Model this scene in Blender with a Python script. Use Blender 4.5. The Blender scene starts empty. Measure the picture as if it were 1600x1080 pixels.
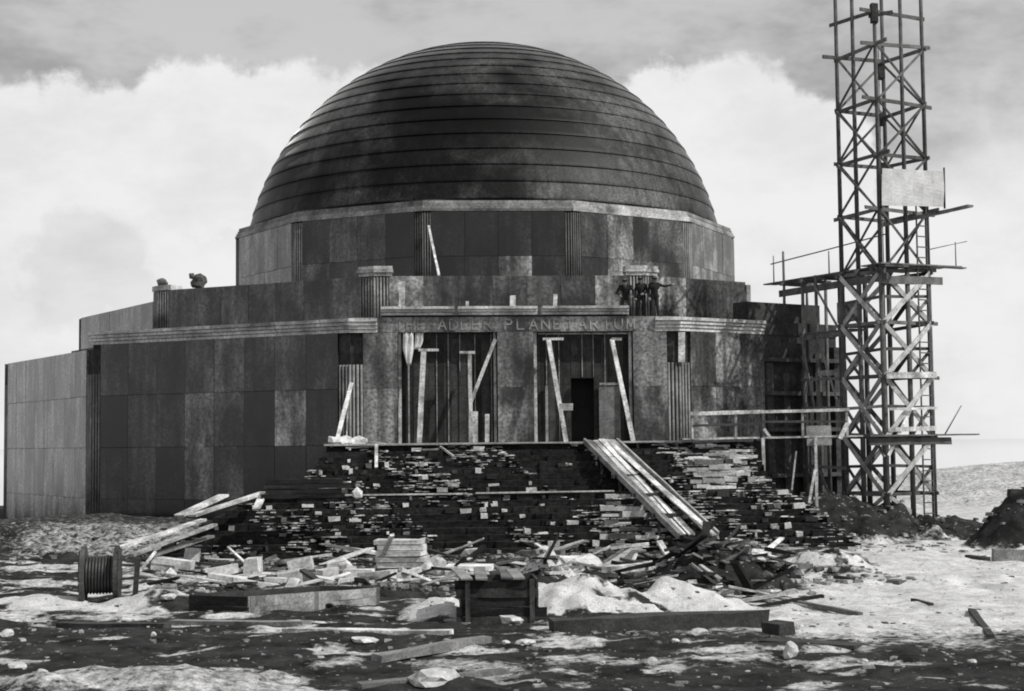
import bpy, bmesh, math, random
import numpy as np
from mathutils import Vector, Matrix

random.seed(7)
RNG = np.random.default_rng(7)
R_ = math.radians
SC = bpy.context.scene
COL = SC.collection

# ------------------------------------------------------------------ camera
EYE = Vector((-4.2, -84.7, 3.75))
FPX = 2396.0
YAW, PITCH, ROLL = R_(3.84), R_(3.63), R_(-0.6)
cam_d = bpy.data.cameras.new('camera')
cam = bpy.data.objects.new('camera', cam_d)
COL.objects.link(cam)
cam_d.sensor_width = 36.0
cam_d.lens = 36.0 * FPX / 1600.0
cam_d.clip_start = 0.5
cam_d.clip_end = 20000
CAMR = Matrix.Rotation(-YAW, 3, 'Z') @ Matrix.Rotation(math.pi / 2 + PITCH, 3, 'X') @ Matrix.Rotation(ROLL, 3, 'Z')
cam.matrix_world = Matrix.Translation(EYE) @ CAMR.to_4x4()
SC.camera = cam

# ------------------------------------------------------------------ sun and sky
SUN_AZ, SUN_EL = R_(118), R_(47)           # azimuth clockwise from +Y
SUN = Vector((math.cos(SUN_EL) * math.sin(SUN_AZ), math.cos(SUN_EL) * math.cos(SUN_AZ), math.sin(SUN_EL)))
sun_d = bpy.data.lights.new('sun', 'SUN')
sun_d.energy = 3.6
sun_d.angle = R_(0.6)
sun_d.color = (1.0, 0.99, 0.97)
sun = bpy.data.objects.new('sun', sun_d)
sun.rotation_euler = (-SUN).to_track_quat('-Z', 'Y').to_euler()
sun.location = (40, -60, 60)
COL.objects.link(sun)

world = bpy.data.worlds.new('World')
SC.world = world
world.use_nodes = True


def build_world():
    nt = world.node_tree
    N, L = nt.nodes, nt.links
    N.clear()
    out = N.new('ShaderNodeOutputWorld')
    bg = N.new('ShaderNodeBackground')
    bg.inputs['Strength'].default_value = 0.1
    L.new(bg.outputs[0], out.inputs[0])
    sky = N.new('ShaderNodeTexSky')
    sky.sky_type = 'NISHITA'
    sky.sun_disc = False
    sky.sun_elevation = SUN_EL
    sky.sun_rotation = SUN_AZ
    bw = N.new('ShaderNodeRGBToBW')
    L.new(sky.outputs[0], bw.inputs[0])
    tc = N.new('ShaderNodeTexCoord')

    def mth(op, a, b=None, c=None, clamp=False):
        n = N.new('ShaderNodeMath'); n.operation = op; n.use_clamp = clamp
        for i, v in enumerate((a, b, c)):
            if v is None: continue
            if isinstance(v, (int, float)): n.inputs[i].default_value = v
            else: L.new(v, n.inputs[i])
        return n.outputs[0]

    def noise(scale, detail, rough=0.55, stretch=(1, 1, 1), col=False):
        mp = N.new('ShaderNodeMapping'); mp.inputs['Scale'].default_value = stretch
        L.new(tc.outputs['Generated'], mp.inputs['Vector'])
        n = N.new('ShaderNodeTexNoise'); n.inputs['Scale'].default_value = scale
        n.inputs['Detail'].default_value = detail; n.inputs['Roughness'].default_value = rough
        L.new(mp.outputs[0], n.inputs['Vector'])
        return n.outputs['Color'] if col else n.outputs['Fac']

    def smooth(v, lo, hi):
        n = N.new('ShaderNodeMapRange'); n.interpolation_type = 'SMOOTHSTEP'
        n.inputs['From Min'].default_value = lo; n.inputs['From Max'].default_value = hi
        L.new(v, n.inputs['Value'])
        return n.outputs[0]

    sep = N.new('ShaderNodeSeparateXYZ')
    L.new(tc.outputs['Generated'], sep.inputs[0])
    # displaced direction for billowing edges
    nc = noise(20, 7, 0.62, col=True)
    vs = N.new('ShaderNodeVectorMath'); vs.operation = 'SUBTRACT'
    L.new(nc, vs.inputs[0]); vs.inputs[1].default_value = (0.5, 0.5, 0.5)
    vm = N.new('ShaderNodeVectorMath'); vm.operation = 'SCALE'
    L.new(vs.outputs[0], vm.inputs[0]); vm.inputs['Scale'].default_value = 0.062
    va = N.new('ShaderNodeVectorMath'); va.operation = 'ADD'
    L.new(tc.outputs['Generated'], va.inputs[0]); L.new(vm.outputs[0], va.inputs[1])
    wdir = va.outputs[0]

    def az_el(az, el):
        az, el = R_(az), R_(el)
        return (math.cos(el) * math.sin(az), math.cos(el) * math.cos(az), math.sin(el))
    # cumulus heads standing on the bank, azimuth / elevation / angular radius in degrees
    lobes = [(-15, 9, 4.2), (-11.5, 9.5, 4.0), (-7.5, 10.8, 3.4), (-4.5, 11.0, 3.4), (-1, 10, 4.0), (-20, 7.5, 4.5), (-27, 8, 5),
             (2.5, 8.0, 4.5), (5, 7, 4),
             (9.5, 10.8, 3.3), (12, 10.9, 3.4), (14.5, 9.6, 3.3), (30, 8, 5.5), (38, 9, 5), (47, 7, 6), (-36, 9, 5), (-46, 7, 6)]
    m = None
    for az, el, r in lobes:
        d = N.new('ShaderNodeVectorMath'); d.operation = 'DISTANCE'
        L.new(wdir, d.inputs[0]); d.inputs[1].default_value = az_el(az, el)
        v = mth('MULTIPLY_ADD', d.outputs['Value'], -1.0 / R_(r), 1.0)
        m = v if m is None else mth('MAXIMUM', m, v)
    lob = smooth(m, -0.04, 0.14)
    # low white bank all round the horizon
    wsep = N.new('ShaderNodeSeparateXYZ'); L.new(wdir, wsep.inputs[0])
    big = noise(3.1, 3, 0.5)
    edge = mth('MULTIPLY_ADD', big, 0.14, 0.115)
    bank = smooth(mth('SUBTRACT', edge, wsep.outputs['Z']), -0.03, 0.05)
    cloud = mth('MAXIMUM', lob, bank)
    # grey layer above
    lay = smooth(noise(6.5, 5, 0.6, (1, 1, 2.4)), 0.34, 0.60)
    upper = mth('MULTIPLY_ADD', lay, 2.3, mth('MULTIPLY', bw.outputs[0], 0.0))
    skyv = mth('MINIMUM', mth('MULTIPLY', bw.outputs[0], 0.75), 3.6)
    top = mth('ADD', mth('MULTIPLY_ADD', skyv, 0.45, 2.5), upper)
    body = noise(9, 6, 0.6, (1, 1, 1.8))
    # one greyer cloud low on the left
    gd = None
    for az, el, r in ((-11.6, 6.7, 2.0), (-12.6, 5.6, 2.2), (-10.6, 5.9, 1.8)):
        d = N.new('ShaderNodeVectorMath'); d.operation = 'DISTANCE'
        L.new(wdir, d.inputs[0]); d.inputs[1].default_value = az_el(az, el)
        v = mth('MULTIPLY_ADD', d.outputs['Value'], -1.0 / R_(r), 1.0)
        gd = v if gd is None else mth('MAXIMUM', gd, v)
    cl = mth('MULTIPLY_ADD', smooth(body, 0.3, 0.6), 1.1, mth('MULTIPLY_ADD', smooth(gd, 0.0, 0.35), -0.9, 7.6))
    mix = N.new('ShaderNodeMix'); mix.data_type = 'FLOAT'
    L.new(cloud, mix.inputs[0]); L.new(top, mix.inputs[2]); L.new(cl, mix.inputs[3])
    L.new(mix.outputs[0], bg.inputs['Color'])


build_world()

SC.render.engine = 'CYCLES'
SC.cycles.filter_width = 1.9
SC.view_settings.view_transform = 'Standard'
SC.view_settings.look = 'None'
SC.view_settings.exposure = 0.0
SC.view_settings.gamma = 1.0


# ------------------------------------------------------------------ where a pixel of the photograph lies in the place
def ray(px, py):
    return CAMR @ Vector(((px - 800) / FPX, (540 - py) / FPX, -1.0))


def G(px, py, z=0.0):
    d = ray(px, py)
    t = (z - EYE.z) / d.z
    return EYE + d * t


def D(px, py, y):
    d = ray(px, py)
    return EYE + d * ((y - EYE.y) / d.y)


# ------------------------------------------------------------------ materials
def material(name, base, rough=0.8, spec=0.3, var=0.35, scale=1.0, stretch=(1, 1, 1), fine=18.0, fine_var=0.25, bump=0.2,
             bump_scale=12.0, local=False, perobj=False, hard=0.2, streak=0.0, coat=0.0, sheen=0.0, dark_patch=None):
    m = bpy.data.materials.new(name)
    m.use_nodes = True
    nt = m.node_tree; N, L = nt.nodes, nt.links
    b = N['Principled BSDF']
    b.inputs['Roughness'].default_value = rough
    b.inputs['Specular IOR Level'].default_value = spec
    if coat:
        b.inputs['Coat Weight'].default_value = coat
        b.inputs['Coat Roughness'].default_value = 0.25
    if sheen:
        b.inputs['Sheen Weight'].default_value = sheen
        b.inputs['Sheen Roughness'].default_value = 0.2
    if local:
        tc = N.new('ShaderNodeTexCoord'); src = tc.outputs['Object']
    else:
        g = N.new('ShaderNodeNewGeometry'); src = g.outputs['Position']
    oi = N.new('ShaderNodeObjectInfo')
    off = N.new('ShaderNodeVectorMath'); off.operation = 'ADD'
    L.new(src, off.inputs[0])
    if local: L.new(oi.outputs['Random'], off.inputs[1])
    if perobj:
        k = N.new('ShaderNodeMath'); k.operation = 'MULTIPLY'; k.inputs[1].default_value = 60.0
        L.new(oi.outputs['Random'], k.inputs[0]); L.new(k.outputs[0], off.inputs[1])
    mp = N.new('ShaderNodeMapping'); mp.inputs['Scale'].default_value = stretch
    L.new(off.outputs[0], mp.inputs['Vector'])

    def nz(sc, det, r=0.6, vec=None):
        n = N.new('ShaderNodeTexNoise'); n.inputs['Scale'].default_value = sc
        n.inputs['Detail'].default_value = det; n.inputs['Roughness'].default_value = r
        L.new(vec or mp.outputs[0], n.inputs['Vector'])
        return n.outputs['Fac']

    def ramp(v, a, b2, c, d):
        n = N.new('ShaderNodeMapRange')
        n.inputs['From Min'].default_value = a; n.inputs['From Max'].default_value = b2
        n.inputs['To Min'].default_value = c; n.inputs['To Max'].default_value = d
        L.new(v, n.inputs['Value'])
        return n.outputs[0]

    def mul(a, c):
        n = N.new('ShaderNodeMath'); n.operation = 'MULTIPLY'
        for i, v in enumerate((a, c)):
            if isinstance(v, (int, float)): n.inputs[i].default_value = v
            else: L.new(v, n.inputs[i])
        return n.outputs[0]
    v = ramp(nz(scale, 6), 0.5 - hard, 0.5 + hard, 1 - var, 1 + var)
    v = mul(v, ramp(nz(fine, 3, vec=src), 0.3, 0.7, 1 - fine_var, 1 + fine_var))
    if streak:
        mp2 = N.new('ShaderNodeMapping'); mp2.inputs['Scale'].default_value = (1, 1, 0.07)
        L.new(src, mp2.inputs['Vector'])
        v = mul(v, ramp(nz(2.6, 4, vec=mp2.outputs[0]), 0.35, 0.65, 1 - streak, 1 + streak))
    if dark_patch:  # darkens the colour around one centre, edge broken by noise
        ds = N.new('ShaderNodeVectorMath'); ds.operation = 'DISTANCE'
        L.new(src, ds.inputs[0]); ds.inputs[1].default_value = dark_patch[0]
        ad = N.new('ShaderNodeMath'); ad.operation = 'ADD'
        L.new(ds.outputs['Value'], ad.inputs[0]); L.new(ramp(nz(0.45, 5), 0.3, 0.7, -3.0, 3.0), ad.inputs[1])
        v = mul(v, ramp(ad.outputs[0], dark_patch[1] * 0.35, dark_patch[1] * 1.3, 0.1, 1.0))
    v = mul(v, base)
    sp = N.new('ShaderNodeSeparateColor'); L.new(oi.outputs['Color'], sp.inputs[0])
    v = mul(v, sp.outputs[0])
    cc = N.new('ShaderNodeCombineColor')
    for i in range(3): L.new(v, cc.inputs[i])
    L.new(cc.outputs[0], b.inputs['Base Color'])
    if bump:
        bp = N.new('ShaderNodeBump'); bp.inputs['Strength'].default_value = bump; bp.inputs['Distance'].default_value = 0.03
        L.new(nz(bump_scale, 5, vec=src), bp.inputs['Height'])
        L.new(bp.outputs[0], b.inputs['Normal'])
    return m


M = {}
M['granite'] = material('polished_granite', 0.06, 0.25, 0.55, 0.75, 0.6, (1, 1, 0.6), 8, 0.7, 0.12, 3.0, streak=0.5, hard=0.10, sheen=0.10, perobj=True)
M['backing'] = material('rough_backing', 0.045, 0.9, 0.2, 0.5, 0.8, fine=6, fine_var=0.4, bump=0.6, bump_scale=5)
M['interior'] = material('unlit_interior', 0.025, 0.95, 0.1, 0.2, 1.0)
M['moulding'] = material('cornice_stone', 0.38, 0.6, 0.35, 0.7, 1.0, fine=9, fine_var=0.4, bump=0.3, bump_scale=8)
M['flute'] = material('fluted_stone', 0.16, 0.5, 0.4, 0.5, 1.2, fine=9, fine_var=0.35, bump=0.2)
M['copper'] = material('dome_copper', 0.042, 0.5, 0.14, 0.9, 0.11, (1, 1, 1.2), 9, 0.6, 0.25, 5, streak=0.4, sheen=1.0, hard=0.08, dark_patch=((-3.2, -12.0, 17.8), 7.4))
M['roof'] = material('terrace_roof', 0.12, 0.9, 0.2)
M['wood'] = material('pale_timber', 0.46, 0.8, 0.25, 0.55, 1.6, (1, 1, 1), 16, 0.4, 0.4, 20, local=True, hard=0.14)
M['oldwood'] = material('weathered_timber', 0.17, 0.85, 0.25, 0.45, 2.2, (1, 1, 1), 20, 0.35, 0.4, 18, local=True)
M['darkwood'] = material('dark_timber', 0.045, 0.85, 0.25, 0.5, 2.0, (1, 1, 1), 16, 0.4, 0.4, 16, local=True)
M['brick'] = material('rough_step_masonry', 0.016, 0.9, 0.2, 0.8, 2.0, (1, 1, 3), 7, 0.6, 0.8, 9)
M['stone'] = material('pale_cut_stone', 0.55, 0.85, 0.25, 0.35, 1.6, fine=10, fine_var=0.3, bump=0.4, local=True)
M['canvas'] = material('canvas_cloth', 0.72, 0.9, 0.15, 0.15, 1.2, fine=9, fine_var=0.12, bump=0.3, bump_scale=3)
M['cloth_dark'] = material('dark_work_clothes', 0.02, 0.9, 0.15, 0.3, 6, bump=0.3)
M['cloth_mid'] = material('worn_work_trousers', 0.03, 0.9, 0.15, 0.3, 6, bump=0.3)
M['skin'] = material('weathered_skin', 0.16, 0.6, 0.35, 0.15, 8)
M['sack'] = material('dusty_sack', 0.10, 0.9, 0.15, 0.5, 6, bump=0.5)
M['letter'] = material('carved_letter', 0.30, 0.7, 0.3, 0.35, 1.4, fine=14, fine_var=0.35)
M['iron'] = material('dark_iron', 0.03, 0.5, 0.5, 0.4, 5)


# ------------------------------------------------------------------ object helpers
def link(o, parent=None):
    COL.objects.link(o)
    if parent is not None: o.parent = parent
    return o


def tag(o, label=None, cat=None, group=None, kind=None):
    if label: o['label'] = label
    if cat: o['category'] = cat
    if group: o['group'] = group
    if kind: o['kind'] = kind
    return o


def thing(name, loc, label, cat, group=None):
    o = bpy.data.objects.new(name, None)
    o.empty_display_size = 0.3
    o.location = loc
    return tag(link(o), label, cat, group)


def tint(o, t):
    o.color = (t, t, t, 1)
    return o


def base_of(parent):
    v = Vector((0, 0, 0))
    while parent is not None:
        v += parent.location
        parent = parent.parent
    return v


def mesh_obj(name, verts, faces, mat, parent=None, loc=None, smooth=False, t=None):
    """verts in world space; origin at loc (default: first vertex)"""
    loc = Vector(loc) if loc is not None else Vector(verts[0])
    me = bpy.data.meshes.new(name)
    me.from_pydata([tuple(Vector(v) - loc) for v in verts], [], faces)
    me.materials.append(mat)
    if smooth:
        me.polygons.foreach_set('use_smooth', [True] * len(me.polygons))
    me.update()
    o = bpy.data.objects.new(name, me)
    o.location = loc - base_of(parent)
    link(o, parent)
    if t is not None: tint(o, t)
    return o


BOXF = [(0, 3, 2, 1), (4, 5, 6, 7), (0, 1, 5, 4), (1, 2, 6, 5), (2, 3, 7, 6), (3, 0, 4, 7)]


def bar_geo(p0, p1, w, h, up=(0, 0, 1), jit=0.0, twist=0.0):
    p0, p1 = Vector(p0), Vector(p1)
    d = (p1 - p0).normalized()
    up = Vector(up)
    if abs(d.dot(up)) > 0.97: up = Vector((0, 1, 0))
    s = d.cross(up).normalized()
    u = s.cross(d).normalized()
    if twist:
        q = Matrix.Rotation(twist, 3, d)
        s, u = q @ s, q @ u
    vs = []
    for p in (p0, p1):
        for a, b in ((-1, -1), (1, -1), (1, 1), (-1, 1)):
            v = p + s * (a * w / 2) + u * (b * h / 2)
            if jit:
                v += Vector((random.uniform(-jit, jit), random.uniform(-jit, jit), random.uniform(-jit, jit)))
            vs.append(v)
    return vs, BOXF


def bar(name, p0, p1, w, h, mat, parent=None, up=(0, 0, 1), t=None, jit=None, twist=0.0):
    if jit is None: jit = min(w, h) * 0.12
    ln = (Vector(p1) - Vector(p0)).length
    seg = max(1, min(6, int(ln / 0.7))) if jit >= 0.0059 else 1
    if seg == 1:
        v, f = bar_geo(p0, p1, w, h, up, jit, twist)
        return mesh_obj(name, v, f, mat, parent, loc=p0, t=t)
    vs, fs = [], []
    p0, p1 = Vector(p0), Vector(p1)
    for i in range(seg + 1):
        a = p0.lerp(p1, i / seg)
        q, _ = bar_geo(a, a + (p1 - p0), w, h, up, min(jit, 0.035), twist)
        vs += q[:4]
    for i in range(seg):
        for k in range(4):
            fs.append((i * 4 + k, i * 4 + (k + 1) % 4, i * 4 + 4 + (k + 1) % 4, i * 4 + 4 + k))
    fs.append((3, 2, 1, 0)); fs.append(tuple(seg * 4 + k for k in range(4)))
    return mesh_obj(name, vs, fs, mat, parent, loc=p0, t=t)


def tube_geo(pts, radii, n=8):
    vs, fs = [], []
    pts = [Vector(p) for p in pts]
    for i, p in enumerate(pts):
        d = (pts[min(i + 1, len(pts) - 1)] - pts[max(i - 1, 0)]).normalized()
        a = Vector((1, 0, 0)) if abs(d.x) < 0.9 else Vector((0, 1, 0))
        s = d.cross(a).normalized(); u = s.cross(d)
        for k in range(n):
            an = 2 * math.pi * k / n
            vs.append(p + (s * math.cos(an) + u * math.sin(an)) * radii[i])
    for i in range(len(pts) - 1):
        for k in range(n):
            fs.append((i * n + k, i * n + (k + 1) % n, (i + 1) * n + (k + 1) % n, (i + 1) * n + k))
    fs.append(tuple(reversed(range(n))))
    fs.append(tuple(range((len(pts) - 1) * n, len(pts) * n)))
    return vs, fs


def pole(name, p0, p1, r0, r1, mat, parent=None, n=8, t=None, bow=0.0):
    p0, p1 = Vector(p0), Vector(p1)
    mid = (p0 + p1) / 2 + Vector((random.uniform(-bow, bow), random.uniform(-bow, bow), 0))
    v, f = tube_geo([p0, mid, p1], [r0, (r0 + r1) / 2, r1], n)
    return mesh_obj(name, v, f, mat, parent, loc=p0, smooth=True, t=t)


def prism(name, poly, z0, z1, mat, parent=None, t=None, loc=None):
    n = len(poly)
    vs = [(x, y, z0) for x, y in poly] + [(x, y, z1) for x, y in poly]
    fs = [tuple(reversed(range(n))), tuple(range(n, 2 * n))]
    fs += [(i, (i + 1) % n, n + (i + 1) % n, n + i) for i in range(n)]
    return mesh_obj(name, vs, fs, mat, parent, loc=loc, t=t)


# ------------------------------------------------------------------ value noise for the terrain
VT = {}


def vnoise(x, y, seed):
    if seed not in VT: VT[seed] = np.random.default_rng(seed).random((256, 256))
    T = VT[seed]
    xi, yi = np.floor(x).astype(int), np.floor(y).astype(int)
    xf, yf = x - xi, y - yi
    xf, yf = xf * xf * (3 - 2 * xf), yf * yf * (3 - 2 * yf)
    a = T[xi % 256, yi % 256]; b = T[(xi + 1) % 256, yi % 256]
    c = T[xi % 256, (yi + 1) % 256]; d = T[(xi + 1) % 256, (yi + 1) % 256]
    return (a * (1 - xf) + b * xf) * (1 - yf) + (c * (1 - xf) + d * xf) * yf


def fbm(x, y, seed, o=4, g=0.5):
    s, a, tot = 0, 1, 0
    for i in range(o):
        s = s + a * vnoise(x * 2 ** i + 17.3 * i, y * 2 ** i + 5.1 * i, seed + i)
        tot += a; a *= g
    return s / tot


def sstep(a, b, x):
    t = np.clip((x - a) / (b - a), 0, 1)
    return t * t * (3 - 2 * t)


# heaps: centre, radii, height, sandiness (1 pale sand, 0 dark earth)
def gp(px, py): p = G(px, py); return (p.x, p.y)


HEAPS = [
    # dark earth under the scaffold and gangway
    ((11.6, -26.0), (5.6, 4.6), 1.6, 0.0),
    ((17.0, -25.5), (2.8, 3.6), 0.45, 0.0),
    # pale bank behind the tower
    ((36.0, 10.0), (26.0, 12.0), 2.5, 0.7),
    ((62.0, 4.0), (28.0, 14.0), 0.8, 0.7),
    # sand in the middle of the foreground
    (gp(905, 955), (2.3, 2.6), 0.75, 1.0),
    (gp(850, 915), (1.0, 2.2), 0.85, 1.0),
    (gp(1060, 945), (1.7, 1.8), 0.45, 1.0),
    (gp(690, 960), (0.9, 1.5), 0.40, 1.0),
    # dark mound of rubbish
    (gp(1110, 915), (2.6, 2.6), 0.95, 0.0),
    (gp(790, 930), (1.6, 2.0), 0.40, 0.0),
    # sand by the right foot of the steps
    (gp(1290, 890), (1.6, 2.2), 0.55, 1.0),
    # dirt thrown against the foot of the steps
    ((-6.0, -34.6), (5.5, 1.8), 0.1, 0.1), ((0.5, -34.9), (4.5, 2.0), 0.12, 0.0), ((6.5, -34.6), (3.8, 2.2), 0.3, 0.1),
    # left side
    ((-17.0, -21.0), (12.0, 11.0), 1.0, 0.2),
    (gp(190, 860), (4.0, 4.0), 0.15, 0.45),
    (gp(255, 945), (1.9, 1.2), 0.32, 1.0),
    (gp(60, 945), (1.8, 1.4), 0.25, 1.0),
    (gp(600, 925), (2.6, 1.6), 0.22, 0.0),
    (gp(240, 1070), (3.0, 1.2), 0.25, 0.6),
    # dark heap cut by the right edge
    (gp(1618, 852), (2.5, 2.2), 2.1, 0.0),
]


def terrain(x, y):
    h = (fbm(x / 5.0, y / 5.0, 3) - 0.5) * 0.30 + (fbm(x / 1.1, y / 1.1, 11, 3) - 0.5) * 0.13
    h = h + (fbm(x / 0.45, y / 0.6, 19, 2) - 0.5) * 0.11
    near = sstep(70, 40, np.abs(y + 45)) * sstep(75, 40, np.abs(x))
    h = h * (0.25 + 0.75 * near)
    h = h + (fbm(x / 5.0 + 2, y / 0.55, 67, 3) - 0.5) * 0.13 * near
    clod = (fbm(x / 0.34, y / 0.34, 71, 2) - 0.5) * 0.42 + (fbm(x / 0.9 + 5, y / 0.9, 73, 2) - 0.5) * 0.4
    wob = 1 + 0.55 * (fbm(x / 0.9 + 7, y / 0.9, 31, 3) - 0.5)
    for (cx, cy), (rx, ry), hh, sd in HEAPS:
        d = np.sqrt(((x - cx) / rx) ** 2 + ((y - cy) / ry) ** 2) * wob
        f = np.clip(1 - d, 0, 1)
        m = (f * f * (3 - 2 * f)) ** 0.8
        h = h + hh * m + (clod * min(hh, 0.8) * sstep(0, 0.3, m) if rx < 8 else 0)
    # shore: the ground drops to the lake
    h = h - 3.5 * sstep(18, 60, y) - 3.0 * sstep(45, 80, x) - 3.0 * sstep(-70, -110, x)
    return h


def sandiness(x, y):
    dep = y - EYE.y
    # dry pale ground on the right, beyond the mud
    wv = (fbm(x / 3.0, y / 6.0, 41, 4) - 0.5) * 9
    right = sstep(-1.5, 2.5, x - (-4.2 + 0.20 * dep) + wv * 0.45) * sstep(27.0, 33.0, dep + wv * 0.9) * sstep(80, 60, dep * 0.75)
    s = right * 0.9
    # light patches in the mud
    n = fbm(x / 3.2 + 3, y / 1.5, 57, 4)
    n2 = fbm(x / 0.8, y / 0.9, 77, 3)
    lo = sstep(34, 26, dep)
    s = np.maximum(s, sstep(0.56, 0.68, n * 0.7 + n2 * 0.3) * (0.72 - 0.16 * lo))
    s = np.maximum(s, sstep(0.62, 0.70, fbm(x / 1.4 + 11, y / 0.8, 91, 3)) * (0.85 - 0.2 * lo))
    rag = sstep(0.36, 0.48, fbm(x / 1.0 + 31, y / 1.0, 101, 4))
    for (cx, cy), (rx, ry), hh, sd in HEAPS:
        d = np.sqrt(((x - cx) / rx) ** 2 + ((y - cy) / ry) ** 2) + (n2 - 0.5) * 0.5
        f = sstep(1.1, 0.75, d)
        s = s * (1 - f) + sd * f * (rag if (sd == 1.0 and rx < 5) else 1)
    return np.clip(s, 0, 1)


def axis(lo, hi, step, far, ratio=1.28):
    a = list(np.arange(lo, hi + 1e-6, step))
    s, v = step, hi
    pos = []
    while v < far:
        s *= ratio; v += s; pos.append(v)
    s, v = step, lo
    neg = []
    while v > -far:
        s *= ratio; v -= s; neg.append(v)
    return np.array(list(reversed(neg)) + a + pos)


def build_ground():
    xs = axis(-19, 22, 0.13, 6000)
    ys = axis(-64, -27, 0.15, 6000)
    X, Y = np.meshgrid(xs, ys)
    Z = terrain(X, Y)
    S = sandiness(X, Y)
    nx, ny = len(xs), len(ys)
    co = np.stack([X.ravel(), Y.ravel(), Z.ravel()], 1)
    i = np.arange(nx * ny).reshape(ny, nx)
    f = np.stack([i[:-1, :-1].ravel(), i[:-1, 1:].ravel(), i[1:, 1:].ravel(), i[1:, :-1].ravel()], 1)
    me = bpy.data.meshes.new('ground')
    me.vertices.add(len(co)); me.vertices.foreach_set('co', co.ravel())
    me.loops.add(f.size); me.loops.foreach_set('vertex_index', f.ravel())
    me.polygons.add(len(f)); me.polygons.foreach_set('loop_start', np.arange(0, f.size, 4))
    me.polygons.foreach_set('loop_total', np.full(len(f), 4))
    me.update(calc_edges=True)
    me.polygons.foreach_set('use_smooth', np.ones(len(f), bool))
    at = me.attributes.new('sand', 'FLOAT', 'POINT')
    at.data.foreach_set('value', S.ravel())
    m = bpy.data.materials.new('mud_and_sand'); m.use_nodes = True
    N, L = m.node_tree.nodes, m.node_tree.links
    b = N['Principled BSDF']; b.inputs['Roughness'].default_value = 0.95; b.inputs['Specular IOR Level'].default_value = 0.15
    an = N.new('ShaderNodeAttribute'); an.attribute_name = 'sand'
    g = N.new('ShaderNodeNewGeometry')

    def nz(sc, det, r=0.6):
        n = N.new('ShaderNodeTexNoise'); n.inputs['Scale'].default_value = sc; n.inputs['Detail'].default_value = det
        n.inputs['Roughness'].default_value = r; L.new(g.outputs['Position'], n.inputs['Vector']); return n.outputs['Fac']

    def mr(v, a, b2, c, d):
        n = N.new('ShaderNodeMapRange')
        for k, val in zip(('From Min', 'From Max', 'To Min', 'To Max'), (a, b2, c, d)): n.inputs[k].default_value = val
        L.new(v, n.inputs['Value']); return n.outputs[0]

    def mt(op, a, c):
        n = N.new('ShaderNodeMath'); n.operation = op
        for k, v in enumerate((a, c)):
            if isinstance(v, (int, float)): n.inputs[k].default_value = v
            else: L.new(v, n.inputs[k])
        return n.outputs[0]
    fac = mr(mt('ADD', an.outputs['Fac'], mr(nz(5, 6, 0.7), 0.3, 0.7, -0.42, 0.42)), 0.24, 0.84, 0, 1)
    mud = mr(nz(1.3, 6, 0.7), 0.34, 0.68, 0.004, 0.045)
    sand = mr(nz(1.1, 7, 0.75), 0.32, 0.66, 0.34, 0.70)
    mx = N.new('ShaderNodeMix'); mx.data_type = 'FLOAT'
    L.new(fac, mx.inputs[0]); L.new(mud, mx.inputs[2]); L.new(sand, mx.inputs[3])
    v = mt('MULTIPLY', mx.outputs[0], mr(nz(26, 3), 0.3, 0.7, 0.7, 1.3))
    cc = N.new('ShaderNodeCombineColor')
    for k in range(3): L.new(v, cc.inputs[k])
    L.new(cc.outputs[0], b.inputs['Base Color'])
    bp = N.new('ShaderNodeBump'); bp.inputs['Strength'].default_value = 0.7; bp.inputs['Distance'].default_value = 0.06
    L.new(nz(7, 7, 0.7), bp.inputs['Height']); L.new(bp.outputs[0], b.inputs['Normal'])
    me.materials.append(m)
    tag(link(bpy.data.objects.new('ground', me)), kind='structure')
    # lake beyond the shore
    w = bpy.data.materials.new('lake_water'); w.use_nodes = True
    b = w.node_tree.nodes['Principled BSDF']
    b.inputs['Base Color'].default_value = (0.4, 0.4, 0.4, 1); b.inputs['Roughness'].default_value = 0.04
    nt = w.node_tree
    gg = nt.nodes.new('ShaderNodeNewGeometry'); nn = nt.nodes.new('ShaderNodeTexNoise'); nn.inputs['Scale'].default_value = 0.8
    bb = nt.nodes.new('ShaderNodeBump'); bb.inputs['Strength'].default_value = 0.01
    nt.links.new(gg.outputs['Position'], nn.inputs['Vector']); nt.links.new(nn.outputs['Fac'], bb.inputs['Height'])
    nt.links.new(bb.outputs[0], b.inputs['Normal'])
    o = mesh_obj('lake', [(-9000, -9000, -1.2), (9000, -9000, -1.2), (9000, 9000, -1.2), (-9000, 9000, -1.2)], [(0, 1, 2, 3)], w, loc=(0, 0, -1.2))
    tag(o, kind='structure')


build_ground()


def TZ(x, y):
    return float(terrain(np.array([x]), np.array([y]))[0])


# ================================================================== THE DOMED BUILDING
A1, A2, A3 = 24.4, 21.06, 13.3
PLAT = 3.70
T15 = math.tan(R_(15))


def fvec(k):
    a = R_(30 * k)
    return Vector((math.sin(a), -math.cos(a), 0)), Vector((math.cos(a), math.sin(a), 0))


def fpt(k, a, u, z):
    n, t = fvec(k)
    return n * a + t * u + Vector((0, 0, z))


B = thing('domed_building', (0, 0, 0), 'dark twelve-sided stone building in three tiers under a ribbed metal dome', 'building')
SLABM = {}


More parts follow.
